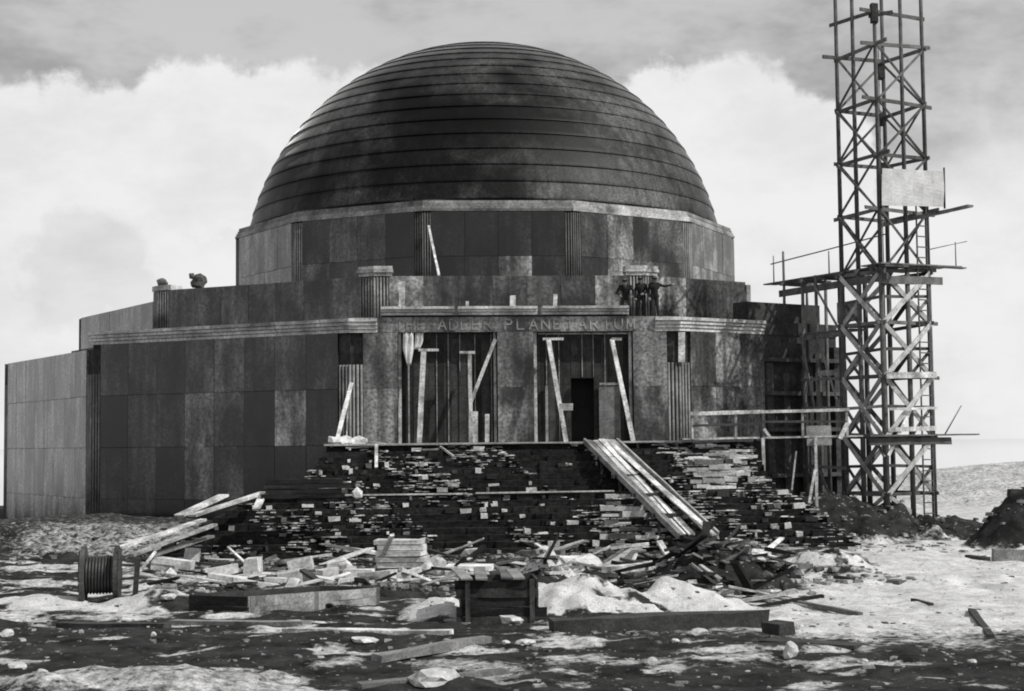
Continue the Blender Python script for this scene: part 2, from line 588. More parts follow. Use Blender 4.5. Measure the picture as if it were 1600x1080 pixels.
def slab_mesh(w, h, d):
    key = (round(w, 3), round(h, 3), round(d, 3))
    if key not in SLABM:
        me = bpy.data.meshes.new('slab')
        c = 0.006
        vs = [(-w / 2, 0, 0), (w / 2, 0, 0), (w / 2, 0, h), (-w / 2, 0, h),
              (-w / 2, -d + c, 0), (w / 2, -d + c, 0), (w / 2, -d + c, h), (-w / 2, -d + c, h),
              (-w / 2 + c, -d, c), (w / 2 - c, -d, c), (w / 2 - c, -d, h - c), (-w / 2 + c, -d, h - c)]
        fs = [(0, 3, 2, 1), (0, 1, 5, 4), (1, 2, 6, 5), (2, 3, 7, 6), (3, 0, 4, 7),
              (4, 5, 9, 8), (5, 6, 10, 9), (6, 7, 11, 10), (7, 4, 8, 11), (8, 9, 10, 11)]
        me.from_pydata(vs, [], fs)
        me.materials.append(M['granite'])
        SLABM[key] = me
    return SLABM[key]


def slab(parent, k, a, u0, u1, z0, z1, d=0.12, t=1.0, name='stone_panel'):
    g = 0.005
    me = slab_mesh(u1 - u0 - 2 * g, z1 - z0 - 2 * g, d)
    o = bpy.data.objects.new(name, me)
    o.location = fpt(k, a - d + random.uniform(-0.008, 0.008), (u0 + u1) / 2, z0 + g) - base_of(parent)
    o.rotation_euler = (0, 0, R_(30 * k))
    link(o, parent)
    return tint(o, t)


def facet_prism(name, k, a0, a1, z0, z1, mat, parent, ua=None, ub=None, t=None):
    """closed piece of wall between apothems; ends mitred at the corners unless ua/ub given"""
    def end(a, u, sgn): return u if u is not None else sgn * a * T15
    pts = [fpt(k, a0, end(a0, ua, -1), 0), fpt(k, a1, end(a1, ua, -1), 0), fpt(k, a1, end(a1, ub, 1), 0), fpt(k, a0, end(a0, ub, 1), 0)]
    return prism(name, [(p.x, p.y) for p in pts], z0, z1, mat, parent, t=t)


def fluted(parent, k, a, z0, z1, half, nrib=3, r=0.055, name='fluted_corner', t=1.0):
    """fluted pilaster round the corner between facets k and k+1"""
    n0, t0 = fvec(k); n1, t1 = fvec(k + 1)
    c = fpt(k, a, a * T15, 0)
    q = [c - t0 * half, c, c + t1 * half, c + t1 * half - n1 * 0.14, c - (n0 + n1).normalized() * 0.145, c - t0 * half - n0 * 0.14]
    sh = -0.10
    q = [p + (n0 + n1).normalized() * sh for p in q]
    core = prism(name, [(p.x, p.y) for p in q], z0, z1, M['backing'], parent)
    step = half / (nrib + 0.4)
    for i in range(-nrib, nrib + 1):
        p = (c + t0 * i * step - n0 * 0.045) if i < 0 else (c + t1 * i * step - n1 * 0.045)
        if i == 0: p = c - (n0 + n1).normalized() * 0.05
        v, f = tube_geo([p + Vector((0, 0, z0)), p + Vector((0, 0, z1 - 0.03))], [r, r], 8)
        mesh_obj('rib', v, f, M['flute'], core, loc=p + Vector((0, 0, z0)), smooth=True, t=t * random.uniform(0.8, 1.2))
    return core


def build_lower_tier():
    # dark core and the rough backing wall behind the stone facing
    RC = A1 - 1.3
    core_pts = []
    for k in range(-6, 6):
        p = fpt(k, RC, RC * T15, 0); core_pts.append((p.x, p.y))
    cx = 13.3                                           # right part of the ring is not built yet
    poly = []
    n = len(core_pts)
    for i in range(n):
        p, q = core_pts[i], core_pts[(i + 1) % n]
        if p[0] <= cx: poly.append(p)
        if (p[0] - cx) * (q[0] - cx) < 0:
            f = (cx - p[0]) / (q[0] - p[0]); poly.append((cx, p[1] + f * (q[1] - p[1])))
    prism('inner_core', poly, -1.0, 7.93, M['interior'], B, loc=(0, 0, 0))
    wall = facet_prism('lower_wall', -1, RC + 0.004, A1 - 0.12, -1, 8.62, M['backing'], B)
    U = A1 * T15
    wl2 = facet_prism('lower_wall', -2, RC + 0.004, A1 - 0.12, -1, 7.95, M['backing'], B)
    facet_prism('lower_wall', -3, RC + 0.004, A1, -1, 7.95, M['granite'], B)
    facet_prism('lower_wall', -4, RC + 0.004, A1, -1, 7.95, M['granite'], B)
    wr = facet_prism('lower_wall', 1, RC + 0.004, A1 - 0.12, -1, 8.62, M['backing'], B, ub=2.3)
    courses = [(-0.6, 1.55), (1.55, 3.72), (3.72, 5.93), (5.93, 8.13)]
    cols = 8
    for k, par in ((-1, wall), (-2, wl2)):
        w = (2 * U - 1.1) / cols
        for ci, (z0, z1) in enumerate(courses):
            for c in range(cols):
                u0 = -U + 0.55 + c * w
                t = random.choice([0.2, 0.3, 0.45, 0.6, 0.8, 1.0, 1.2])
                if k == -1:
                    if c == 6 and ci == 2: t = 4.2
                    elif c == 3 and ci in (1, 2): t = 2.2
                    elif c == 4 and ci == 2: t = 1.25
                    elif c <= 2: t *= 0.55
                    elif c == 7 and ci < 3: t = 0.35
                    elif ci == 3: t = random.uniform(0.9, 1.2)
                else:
                    t = random.uniform(2.0, 2.9)  # sky reflection on this facet is put into a paler stone tint
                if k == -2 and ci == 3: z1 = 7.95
                slab(par, k, A1, u0, u0 + w, z0, z1, t=t)
    w = (2.04 + 2.3 - 0.35) / 3
    for ci, (z0, z1) in enumerate(courses):
        for c in range(3):
            if ci < 2: continue
            u0 = -U + 0.55 + c * w
            slab(wr, 1, A1, u0, u0 + w, z0, z1, t=random.uniform(2.0, 3.0))  # facet towards the sun: its extra light is painted as paler tint
    # rough brick piers and ledges on the unfaced part
    for i in range(5):
        u = -1.9 + i * 0.95
        facet_prism('rough_pier', 1, A1 - 0.12, A1 - 0.12 + random.uniform(0.1, 0.3), -0.5, random.uniform(6.5, 8.2), M['backing'], B, ua=u, ub=u + 0.35,
                    t=random.uniform(0.8, 1.8))
    for z in (2.2, 4.1, 5.6, 7.0):
        facet_prism('rough_ledge', 1, A1 - 0.12, A1 + random.uniform(0.25, 0.4), z, z + 0.16, M['backing'], B, ua=-1.98, ub=2.2, t=1.6)
    # corner pilasters
    for k in (-3, -2, -1, 0):
        fluted(B, k, A1, -0.8 if k < -1 else PLAT - 3.9, 6.9, 0.52, t=1.0 if k > -2 else 0.8)
    # right unfinished end wall of the second tier terrace: low dark parapet
    facet_prism('terrace_parapet', 1, A1 - 1.2, A1 - 0.35, 8.62, 9.5, M['backing'], B, ua=-2.6, ub=1.6)
    # cornice mouldings: four stepped courses
    def mould(par, k, a_in, prof, ua=None, ub=None):
        for (z0, z1, a) in prof:
            facet_prism('moulding', k, a_in, a, z0, z1, M['moulding'], par, ua, ub, t=random.uniform(0.8, 1.3))
    prof = [(8.13, 8.25, A1 + 0.02), (8.27, 8.39, A1 + 0.07), (8.41, 8.53, A1 + 0.12), (8.55, 8.68, A1 + 0.17)]
    UA = U + 0.02
    for k in (-1, 0, 1):
        c = facet_prism('cornice', k, A1 - 0.9, A1 - 0.06, 8.135, 8.66, M['backing'], B, None if k < 1 else None, 2.3 if k == 1 else None) if k else None
        if k == -1:
            for a, b_ in ((-U, -3.4), (-3.38, -0.1), (-0.08, 3.1)): mould(c, k, A1 - 0.055, prof, ua=None if a == -U else a, ub=b_)
            mould(c, k, A1 - 0.055, prof, ua=3.12)
        elif k == 1:
            mould(c, k, A1 - 0.055, prof, ua=None, ub=-4.2); mould(c, k, A1 - 0.055, prof, ua=-4.18, ub=-2.0)
        else:
            c = facet_prism('frieze', 0, A1 - 0.9, A1 + 0.0, 8.135, 8.72, M['granite'], B, t=2.2)
            mould(c, 0, A1 + 0.003, prof, ua=None, ub=-5.45); mould(c, 0, A1 + 0.003, prof, ua=5.55, ub=None)
            for a, b_ in ((-5.3, -2.42), (-2.28, 0.86), (1.05, 4.5)):
                for z0, z1, dd in ((8.80, 8.90, 0.10), (8.915, 9.01, 0.17), (9.025, 9.13, 0.24)):
                    facet_prism('moulding', 0, A1 - 0.8, A1 + dd, z0, z1, M['moulding'], c, a, b_, t=random.uniform(0.9, 1.35))
            facet_prism('fascia', 0, A1 - 0.8, A1 - 0.1, 8.725, 8.795, M['backing'], c, -5.3, 4.5)
            letters(c)
    # terrace roof of the lower tier
    ap = {k: (A1 - 0.15 if k in (-1, 0, 1) else A2 + 0.25) for k in range(-6, 6)}
    rp = []
    for k in range(-6, 6):
        k2 = k + 1 if k < 5 else -6
        n0, t0 = fvec(k); n1, t1 = fvec(k2)
        det = n0.x * n1.y - n0.y * n1.x
        rp.append(((ap[k] * n1.y - ap[k2] * n0.y) / det, (ap[k2] * n0.x - ap[k] * n1.x) / det))
    cp = []
    for i in range(n):
        p, q = rp[i], rp[(i + 1) % n]
        if p[0] <= cx: cp.append(p)
        if (p[0] - cx) * (q[0] - cx) < 0:
            f = (cx - p[0]) / (q[0] - p[0]); cp.append((cx, p[1] + f * (q[1] - p[1])))
    prism('terrace_roof', cp, 8.50, 8.622, M['roof'], B, loc=(0, 0, 8.5))


GL = {
    'T': [((0, 1), (1, 1)), ((.5, 0), (.5, 1))],
    'H': [((0, 0), (0, 1)), ((1, 0), (1, 1)), ((0, .5), (1, .5))],
    'E': [((0, 0), (0, 1)), ((0, 1), (.85, 1)), ((0, .5), (.7, .5)), ((0, 0), (.85, 0))],
    'A': [((0, 0), (.5, 1)), ((1, 0), (.5, 1)), ((.2, .35), (.8, .35))],
    'D': [((0, 0), (0, 1)), ((0, 1), (.6, 1)), ((.6, 1), (1, .65)), ((1, .65), (1, .35)), ((1, .35), (.6, 0)), ((.6, 0), (0, 0))],
    'L': [((0, 0), (0, 1)), ((0, 0), (.85, 0))],
    'R': [((0, 0), (0, 1)), ((0, 1), (.7, 1)), ((.7, 1), (.9, .75)), ((.9, .75), (.7, .5)), ((.7, .5), (0, .5)), ((.45, .5), (1, 0))],
    'P': [((0, 0), (0, 1)), ((0, 1), (.7, 1)), ((.7, 1), (.9, .75)), ((.9, .75), (.7, .5)), ((.7, .5), (0, .5))],
    'N': [((0, 0), (0, 1)), ((0, 1), (1, 0)), ((1, 0), (1, 1))],
    'I': [((.5, 0), (.5, 1))],
    'U': [((0, 1), (0, .25)), ((0, .25), (.3, 0)), ((.3, 0), (.7, 0)), ((.7, 0), (1, .25)), ((1, .25), (1, 1))],
    'M': [((0, 0), (.1, 1)), ((.1, 1), (.5, .2)), ((.5, .2), (.9, 1)), ((.9, 1), (1, 0))],
}


def letters(parent):
    # left x of each word in metres along the frieze
    words = [('THE', -4.72, 0.43), ('ADLER', -3.05, 0.45), ('PLANETARIUM', -0.42, 0.485)]
    hgt, z0 = 0.38, 8.235
    for w, x0, stp in words:
        for i, ch in enumerate(w):
            x = x0 + i * stp
            vs, fs = [], []
            for j, ((ax, ay), (bx, by)) in enumerate(GL[ch]):
                wd = 0.30
                p0 = Vector((x + ax * wd, -A1 - 0.012 - 0.001 * j, z0 + ay * hgt)); p1 = Vector((x + bx * wd, -A1 - 0.012 - 0.001 * j, z0 + by * hgt))
                d = (p1 - p0).normalized() * 0.018
                v, f = bar_geo(p0 - d, p1 + d, 0.024, 0.05, up=(0, 0, 1) if abs((p1 - p0).normalized().z) < 0.9 else (1, 0, 0))
                # width across the stroke, depth along y
                n = len(vs); vs += v; fs += [tuple(a + n for a in q) for q in f]
            mesh_obj('letter', vs, fs, M['letter'], parent, t=random.uniform(0.45, 0.9) if w != 'PLANETARIUM' else random.uniform(0.8, 1.3))


def build_entrance():
    ent = facet_prism('entrance_sill', 0, A1 - 1.28, A1 + 0.3, PLAT - 0.3, PLAT - 0.02, M['moulding'], B, -5.6, 5.6)
    # piers between the openings
    for a, b_ in ((-6.02, -4.66), (-0.74, 0.70), (4.66, 6.02)):
        pr = facet_prism('entrance_pier', 0, A1 - 1.1, A1 - 0.12, PLAT - 0.02, 8.134, M['backing'], B, a + 0.01, b_ - 0.01)
        for z0, z1 in ((PLAT, 5.93), (5.93, 8.13)):
            slab(pr, 0, A1, a, b_, z0, z1, t=random.uniform(2.2, 2.8) if z0 < 5 else random.uniform(1.3, 1.8))
    U = A1 * T15
    for s in (-1, 1):   # returns beside the corner pilasters
        facet_prism('entrance_return', 0, A1 - 1.1, A1 - 0.2, PLAT - 0.02, 8.134, M['backing'], B, *( (None, -6.03) if s < 0 else (6.03, None)))
    # boarding in the two openings
    for x0, x1, nm in ((-4.65, -0.75, 'left'), (0.71, 4.65, 'right')):
        bd = facet_prism('door_boarding', 0, A1 - 0.62, A1 - 0.5, 7.9, 8.12, M['darkwood'], B, x0, x1)
        n = 13
        w = (x1 - x0) / n
        for i in range(n):
            a, b_ = x0 + i * w + 0.006, x0 + (i + 1) * w - 0.006
            zb = PLAT
            if nm == 'right' and a > 2.2 and b_ < 3.4: zb = 6.3
            y = -(A1 - 0.55) + random.uniform(-0.02, 0.02)
            bar('board', ((a + b_) / 2, y, zb), ((a + b_) / 2, y, 7.9), w - 0.012, 0.035, M['darkwood'], bd, t=random.uniform(0.5, 1.3), jit=0.003)
        bats = [-3.12, -2.66, -2.2, -1.6, -0.95] if nm == 'left' else [1.75, 2.68, 3.13, 1.25, 3.6]
        for u in bats:
            zb = PLAT if not (nm == 'right' and 2.2 < u < 3.4) else 6.35
            if nm == 'left' and u in (-2.2,): zb = 6.6
            bar('batten', (u, -(A1 - 0.5), zb), (u, -(A1 - 0.5), 8.1), 0.035, 0.025, M['wood'], bd, t=0.55, jit=0.002)
        # light timber jambs and head
        for u, tt, wd in ((x0 + 0.07, 1.1, 0.12), (x1 - 0.07, 1.0, 0.10)):
            bar('jamb', (u, -(A1 - 0.3), PLAT), (u, -(A1 - 0.3), 8.12), wd, 0.15, M['wood'], bd, t=tt, jit=0.004)
        if nm == 'left':
            bar('jamb', (x0 + 0.42, -(A1 - 0.4), PLAT), (x0 + 0.42, -(A1 - 0.4), 8.1), 0.06, 0.1, M['wood'], bd, t=0.6, jit=0.004)
        else:
            bar('jamb', (x0 + 0.52, -(A1 - 0.4), PLAT), (x0 + 0.52, -(A1 - 0.4), 6.0), 0.11, 0.1, M['wood'], bd, t=0.6, jit=0.004)
            bar('head', (x0 + 0.2, -(A1 - 0.28), 8.06), (x1 - 0.15, -(A1 - 0.28), 8.06), 0.06, 0.06, M['wood'], bd, t=0.8, jit=0.003)
            bar('door_panel', (3.75, -(A1 - 0.42), PLAT + 0.12), (3.75, -(A1 - 0.42), 5.95), 0.85, 0.04, M['oldwood'], bd, t=1.0, jit=0.003)
            bar('door_rail', (3.35, -(A1 - 0.4), 6.05), (4.2, -(A1 - 0.4), 6.05), 0.06, 0.1, M['wood'], bd, t=0.6, jit=0.003)


def build_second_tier():
    top = 10.72
    U = A2 * T15
    pts = []
    RC = A2 - 0.5
    for k, ub in ((-4, None), (-3, None), (-2, None), (-1, None), (0, None), (1, 0.1)):
        tp = 10.28 if k < -1 else top
        w = facet_prism('parapet_wall', k, A2 - 0.5, A2 - 0.1, 8.6, tp - 0.02, M['backing'], B, ub=ub)
        if k < -2: continue
        uu0, uu1 = -U + 0.62, (U - 0.62 if ub is None else ub)
        n = 7 if ub is None else 3
        ww = (uu1 - uu0) / n
        for c in range(n):
            t = {-2: random.uniform(2.0, 2.6), -1: random.uniform(0.8, 1.3), 0: random.choice([0.6, 0.8, 1.1]), 1: random.uniform(0.7, 1.3)}[k]  # far left facet painted paler to carry its grazing sky reflection
            if k == 0 and c in (0, 6): t = 4.0
            if k == 1 and c == 0: t = 3.6
            slab(w, k, A2, uu0 + c * ww, uu0 + (c + 1) * ww, 8.63, tp, d=0.1, t=t)
    for k in (-2, -1, 0):
        f = fluted(B, k, A2, 8.63, 10.72, 0.6, nrib=4, r=0.05, t=1.1)
        n0, t0 = fvec(k); n1, t1 = fvec(k + 1)
        c = fpt(k, A2, U, 0)
        if k == -2:
            hh = ((10.72, 10.95, 0.0),)
        else:
            hh = ((10.725, 10.86, 0.02), (10.875, 11.0, 0.07), (11.015, 11.14, 0.04))
        for z0, z1, o in hh:
            m = (n0 + n1).normalized() * o
            q = [c - t0 * (0.72 + o) + n0 * o, c + m, c + t1 * (0.72 + o) + n1 * o, c + t1 * (0.72 + o) - n1 * 0.8, c - (n0 + n1).normalized() * 0.9, c - t0 * (0.72 + o) - n0 * 0.8]
            prism('cap_moulding', [(p.x, p.y) for p in q], z0, z1, M['moulding'], f, t=random.uniform(0.7, 1.2))
    facet_prism('parapet_end', 1, A2 - 0.55, A2 + 0.05, 8.63, 10.6, M['moulding'], B, 0.11, 0.35, t=0.6)


def build_drum():
    RC = A3 - 0.1
    poly = []
    for k in range(-6, 6):
        p = fpt(k, RC, RC * T15, 0); poly.append((p.x, p.y))
    d = prism('drum_wall', poly, 8.6, 14.6, M['backing'], B, loc=(0, 0, 8.6))
    U = A3 * T15
    for k in range(-4, 5):
        n = 4
        uu = U - 0.42
        w = 2 * uu / n
        for ci, (z0, z1) in enumerate(((8.63, 10.5), (10.5, 12.5), (12.5, 14.63))):
            for c in range(n):
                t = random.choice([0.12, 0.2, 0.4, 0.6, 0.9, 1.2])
                if k <= -2 or k >= 2: t = random.uniform(1.9, 2.4)  # side facets painted paler, sky sheen at grazing angle put into the tint
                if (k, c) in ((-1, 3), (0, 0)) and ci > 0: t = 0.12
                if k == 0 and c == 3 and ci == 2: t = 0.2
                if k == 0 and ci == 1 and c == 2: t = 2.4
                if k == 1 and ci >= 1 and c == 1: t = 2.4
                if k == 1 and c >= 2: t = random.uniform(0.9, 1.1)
                slab(d, k, A3, -uu + c * w, -uu + (c + 1) * w, z0, z1, d=0.1, t=t)
    for k in range(-4, 4):
        fluted(B, k, A3, 8.63, 14.6, 0.42, nrib=3, r=0.045, t=0.35 if k in (-1, 0) else 0.8)
    # stepped mouldings round the top of the drum
    ring = prism('drum_cornice', [(x * 0.96, y * 0.96) for x, y in poly], 14.602, 15.3, M['backing'], B, loc=(0, 0, 14.6))
    for k in range(-6, 6):
        for i, (z0, z1, a) in enumerate(((14.635, 14.75, A3 + 0.03), (14.765, 14.88, A3 - 0.03), (14.895, 15.01, A3 - 0.10), (15.025, 15.16, A3 - 0.16))):
            t = random.uniform(0.35, 0.75) if k != 1 else random.uniform(0.7, 1.3)
            facet_prism('moulding', k, A3 - 0.7, a, z0, z1, M['moulding'], ring, t=t)


def build_dome():
    RD, ZC = 13.2, 12.55
    base = math.asin((15.3 - ZC) / RD)
    n = 20
    seg = 112
    dome = None
    # closed shell the bands are laid on
    vs, fs = [], []
    rings = 20
    for i in range(rings):
        a = base - 0.02 + (math.pi / 2 - base + 0.02) * i / rings
        for s in range(64):
            th = 2 * math.pi * s / 64
            vs.append((math.cos(a) * (RD - 0.12) * math.cos(th), math.cos(a) * (RD - 0.12) * math.sin(th), ZC + math.sin(a) * (RD - 0.12)))
    vs.append((0, 0, ZC + RD - 0.12))
    for i in range(rings - 1):
        for s in range(64):
            fs.append((i * 64 + s, i * 64 + (s + 1) % 64, (i + 1) * 64 + (s + 1) % 64, (i + 1) * 64 + s))
    for s in range(64): fs.append(((rings - 1) * 64 + s, (rings - 1) * 64 + (s + 1) % 64, rings * 64))
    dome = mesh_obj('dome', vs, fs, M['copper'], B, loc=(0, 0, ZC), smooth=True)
    da = (math.pi / 2 - base) / n
    for i in range(n):
        a0, a1 = base + i * da, base + (i + 1) * da + da * 0.03
        prof = []
        prof.append((a0, RD - 0.10)); prof.append((a0 + 0.0006, RD + 0.034)); prof.append((a0 + 0.004, RD + 0.04))
        for j in range(1, 5):
            prof.append((a0 + (a1 - a0) * j / 4, RD + 0.037 - 0.057 * j / 4))
        vs, fs = [], []
        for a, r in prof:
            a = min(a, math.pi / 2 - 0.0005)
            for s in range(seg):
                th = 2 * math.pi * s / seg
                vs.append((math.cos(a) * r * math.cos(th), math.cos(a) * r * math.sin(th), ZC + math.sin(a) * r))
        for p in range(len(prof) - 1):
            for s in range(seg):
                fs.append((p * seg + s, p * seg + (s + 1) % seg, (p + 1) * seg + (s + 1) % seg, (p + 1) * seg + s))
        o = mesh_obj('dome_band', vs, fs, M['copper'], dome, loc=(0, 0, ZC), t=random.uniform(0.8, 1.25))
        pl = o.data.polygons
        pl.foreach_set('use_smooth', [q >= 2 * seg for q in range(len(pl))])


build_lower_tier()
build_entrance()
build_second_tier()
build_drum()
build_dome()


# ================================================================== THE STEPS
def build_steps():
    st = thing('entrance_steps', (0.5, -29, 0), 'broad dark rough masonry steps rising in two flights to the entrance', 'steps')
    nU, nL = 8, 9
    yf = -27.0
    # layer list: (z top, z bottom, x left, x right, y front)
    layers = []
    h = PLAT / (nU + nL)
    z = PLAT
    xl, xr, y = -7.3, 8.7, yf
    for i in range(nU):
        layers.append((z, z - h, xl, xr, y))
        z -= h; xl -= 0.13; xr += 0.06; y -= 0.30
    y -= 1.1; xl -= 1.45; xr += 0.3
    for i in range(nL):
        layers.append((z, z - h, xl, xr, y))
        z -= h; xl -= 0.38; xr += 0.20; y -= 0.34
    for i, (z1, z0, a, b_, y) in enumerate(layers):
        pts = []
        n = int((b_ - a) / 0.55)
        off = 0.0
        for k in range(n + 1):
            x = a + (b_ - a) * k / n
            if random.random() < 0.6: off = random.uniform(-0.08, 0.08) - (0.08 if random.random() < 0.06 else 0)
            pts.append((x - 0.001, y + off))
            if k < n: pts.append((a + (b_ - a) * (k + 0.97) / n, y + off))
        pts += [(b_, -24.75), (a, -24.75)]
        zz = 0.0 if i < len(layers) - 1 else -0.5
        prism('step', pts, z0 - 0.004 + zz if i == len(layers) - 1 else z0 - 0.05, z1 - 0.002 * (i % 3), M['brick'], st, t=random.uniform(0.75, 1.3), loc=(0, y, z0))
    # thin slab of the platform with a pale nosing, and the kerb of the landing
    bar('platform_nosing', (-7.4, yf - 0.06, PLAT + 0.035), (8.8, yf - 0.06, PLAT + 0.035), 0.22, 0.06, M['stone'], st, t=0.6, jit=0.01)
    zl = layers[nU][0]; yl = layers[nU][4]
    bar('landing_nosing', (-9.5, yl - 0.03, zl + 0.03), (-2.2, yl - 0.03, zl + 0.02), 0.16, 0.05, M['stone'], st, t=1.0, jit=0.006)
    bar('landing_nosing', (-1.9, yl - 0.03, zl + 0.04), (3.0, yl - 0.03, zl + 0.05), 0.14, 0.045, M['stone'], st, t=0.8, jit=0.006)
    # pale bricks and blocks showing in the risers
    cnt = 0
    tries = 0
    while cnt < 292 and tries < 5000:
        tries += 1
        li = random.randrange(len(layers))
        z1, z0, a, b_, y = layers[li]
        x = random.uniform(a + 0.1, b_ - 0.5)
        # pixel-free density: pale courses lie thick at the right of both flights and at the left end of the upper one
        dens = 0.22
        if li < nU and x > 6.0: dens = 1.0
        if li < nU and x < -5.5: dens = 0.5
        if li < nU and -1.0 < x < 2.5: dens = 0.08
        if li >= nU and 2.2 < x < 4.6: dens = 1.0
        if li >= nU and x > 6.5: dens = 0.6
        if li >= nU and x < -7: dens = 0.4
        if li < 2 and x < 4: dens *= 0.4
        if random.random() > dens: continue
        w = random.choice([0.08, 0.1, 0.14, 0.2, 0.22, 0.4]) if dens < 0.9 else random.choice([0.3, 0.5, 0.8, 1.1])
        hh = random.uniform(0.3, 0.9) * h
        if x + w > b_: continue
        yy = y - random.uniform(0.03, 0.09)
        zc = z0 + random.uniform(0.0, 0.3) * h + hh / 2
        v, f = bar_geo((x, yy, zc), (x + w, yy + random.uniform(-0.03, 0.03), zc + random.uniform(-0.01, 0.01)), 0.2, hh, jit=0.02)
        mesh_obj('brick', v, f, M['stone'], st, t=random.choice([0.04, 0.05, 0.07, 0.1, 0.3, 0.7, 1.0, 1.1, 1.15]) if dens < 0.9 else random.choice([0.12, 0.3, 0.6, 0.8, 1.0, 1.1]))
        cnt += 1
    # crumbs of brick and mortar lying thick along the treads
    rg = random.Random(3)
    vs, fs = [], []
    cub = [(-.5, -.5, -.5), (.5, -.5, -.5), (.5, .5, -.5), (-.5, .5, -.5), (-.4, -.4, .5), (.4, -.4, .5), (.4, .4, .5), (-.4, .4, .5)]
    def tone(x, z): return math.sin(x * 1.7 + z * 3.1) + math.sin(x * 0.61 - z * 1.3 + 1.0) + 0.7 * math.sin(x * 3.9 + z * 5)
    made = 0
    while made < 2600:
        z1, z0, a, b_, y = rg.choice(layers)
        x = rg.uniform(a, b_)
        if tone(x, z1) + (0.9 if x > 5.5 else -0.5 if z1 > 1.9 and -1.5 < x < 4 else 0) < rg.uniform(-0.2, 2.3): continue
        s = rg.uniform(0.02, 0.055) * (1.6 if rg.random() < 0.10 else 1)
        l = rg.uniform(1.5, 8.0)
        cy, cz = y + rg.uniform(-0.07, 0.03), z0 + rg.choice([0.3 * h, 0.62 * h, h, h]) + s * rg.uniform(-.3, .4)
        n = len(vs)
        for bx, by, bz in cub:
            vs.append((x + bx * s * l * rg.uniform(.7, 1.2), cy + by * s * 1.6, cz + bz * s * rg.uniform(.6, 1.1)))
        fs += [tuple(i + n for i in f) for f in BOXF]
        made += 1
    m = material('mortar_crumbs', 0.24, 0.9, 0.2, 1.0, 1.8, (1, 1, 2), 4, 0.8, 0.2, hard=0.1)
    tag(mesh_obj('step_crumbs', vs, fs, m, st, loc=(0, -29, 1)), kind='stuff')
    return layers


LAY = build_steps()


def step_top(x, y):
    for z1, z0, a, b_, yf in LAY:
        if a <= x <= b_ and y >= yf: return z1
    return TZ(x, y)


# ================================================================== RAMP OF PLANKS
def build_ramp():
    a = D(938, 694, -27.15); a.z = PLAT + 0.12
    e = Vector((5.35, -33.9, 0.62))
    r = thing('plank_ramp', (e.x, e.y, 0.0), 'wide pale plank ramp sloping down the dark steps from the entrance', 'ramp')
    d = (e - a); d.z = 0
    s = Vector((d.y, -d.x, 0)).normalized()
    for i, o in enumerate((-0.46, -0.21, 0.04, 0.28, 0.52)):
        p = a + s * (-o) + Vector((0, 0, random.uniform(-0.015, 0.015)))
        q = e + s * (-o * 1.15) + d.normalized() * random.uniform(-0.9, 0.6) + Vector((0, 0, random.uniform(-0.03, 0.03)))
        bar('plank', p, q, 0.23, 0.05, M['wood'], r, t=[0.35, 1.0, 1.3, 1.15, 0.5][i], jit=0.02)
    for o in (-0.68, 0.70):
        p = a + s * (-o) + Vector((0, 0, -0.02)); q = e + s * (-o * 1.1)
        bar('side_rail', p, q, 0.08, 0.2, M['oldwood'], r, t=1.4 if o < 0 else 2.0)
    for f in (0.18, 0.38, 0.58, 0.78):
        c = a.lerp(e, f)
        bar('bearer', c - s * 0.9 - Vector((0, 0, 0.09)), c + s * 0.9 - Vector((0, 0, 0.09)), 0.1, 0.12, M['darkwood'], r)
        g = step_top(c.x, c.y)
        for sg in (-0.6, 0.6):
            b0 = c + s * sg
            if b0.z - 0.15 > g + 0.15:
                bar('trestle_leg', (b0.x, b0.y, g - 0.05), (b0.x, b0.y, b0.z - 0.15), 0.1, 0.1, M['darkwood'], r)


build_ramp()


# ================================================================== PROPS AND BOARDS AT THE ENTRANCE
def at(px, py, y): return D(px, py, y)


def prop(label, foot, head, w, beam=None, t=1.2, group=None, brace=None, board=None, yo=-25.4, yh=-24.75):
    f = at(*foot, yo); f.z = max(f.z, PLAT + 0.0)
    hd = at(*head, yh)
    r = thing('timber_prop', (f.x, f.y, PLAT), label, 'prop', group)
    bar('post', (f.x, f.y, PLAT + 0.005), hd, w, 0.09, M['wood'], r, up=(0, 1, 0), t=t)
    if beam:
        p = at(*beam[0], yh); q = at(*beam[1], yh)
        bar('head_piece', p, q, 0.10, 0.10, M['wood'], r, t=t)
    if brace:
        p = at(*brace[0], yh); q = at(*brace[1], yo + 0.2)
        bar('brace', p, q, 0.13, 0.07, M['wood'], r, up=(0, 1, 0), t=t)
    if board:
        p = at(*board[0], yo + 0.02); q = at(*board[1], yo + 0.02)
        bar('cross_board', p, q, 0.05, 0.26, M['wood'], r, t=1.3)
    return r


prop('upright T-headed timber prop in the left doorway beside the hanging cloth', (655, 694), (662, 547), 0.20, ((654, 547), (685, 547)), yo=-24.9)
prop('T-headed timber prop with slanting brace in the right half of the left doorway', (736, 694), (734, 551), 0.14, ((718, 551), (742, 551)),
     brace=((774, 530), (736, 628)), yo=-25.0, t=0.9)
prop('leaning timber prop with small cross board, left side of the right doorway', (885, 700), (857, 531), 0.17, ((848, 530), (880, 530)),
     board=((874, 636), (895, 636)), yo=-26.2)
prop('leaning timber prop at the right side of the right doorway', (990, 694), (956, 531), 0.17, ((955, 530), (971, 530)), yo=-26.0)


def upright(px0, py0, px1, py1, w, y0, label, name='plank', t=1.2, y1=None, z=None, group=None, cat='plank', th=0.05):
    a = at(px0, py0, y0); b_ = at(px1, py1, y1 if y1 is not None else y0)
    if z is not None: a.z = z
    o = bar(name, a, b_, w, th, M['wood'], up=(0, 1, 0), t=t)
    return tag(o, label, cat, group)


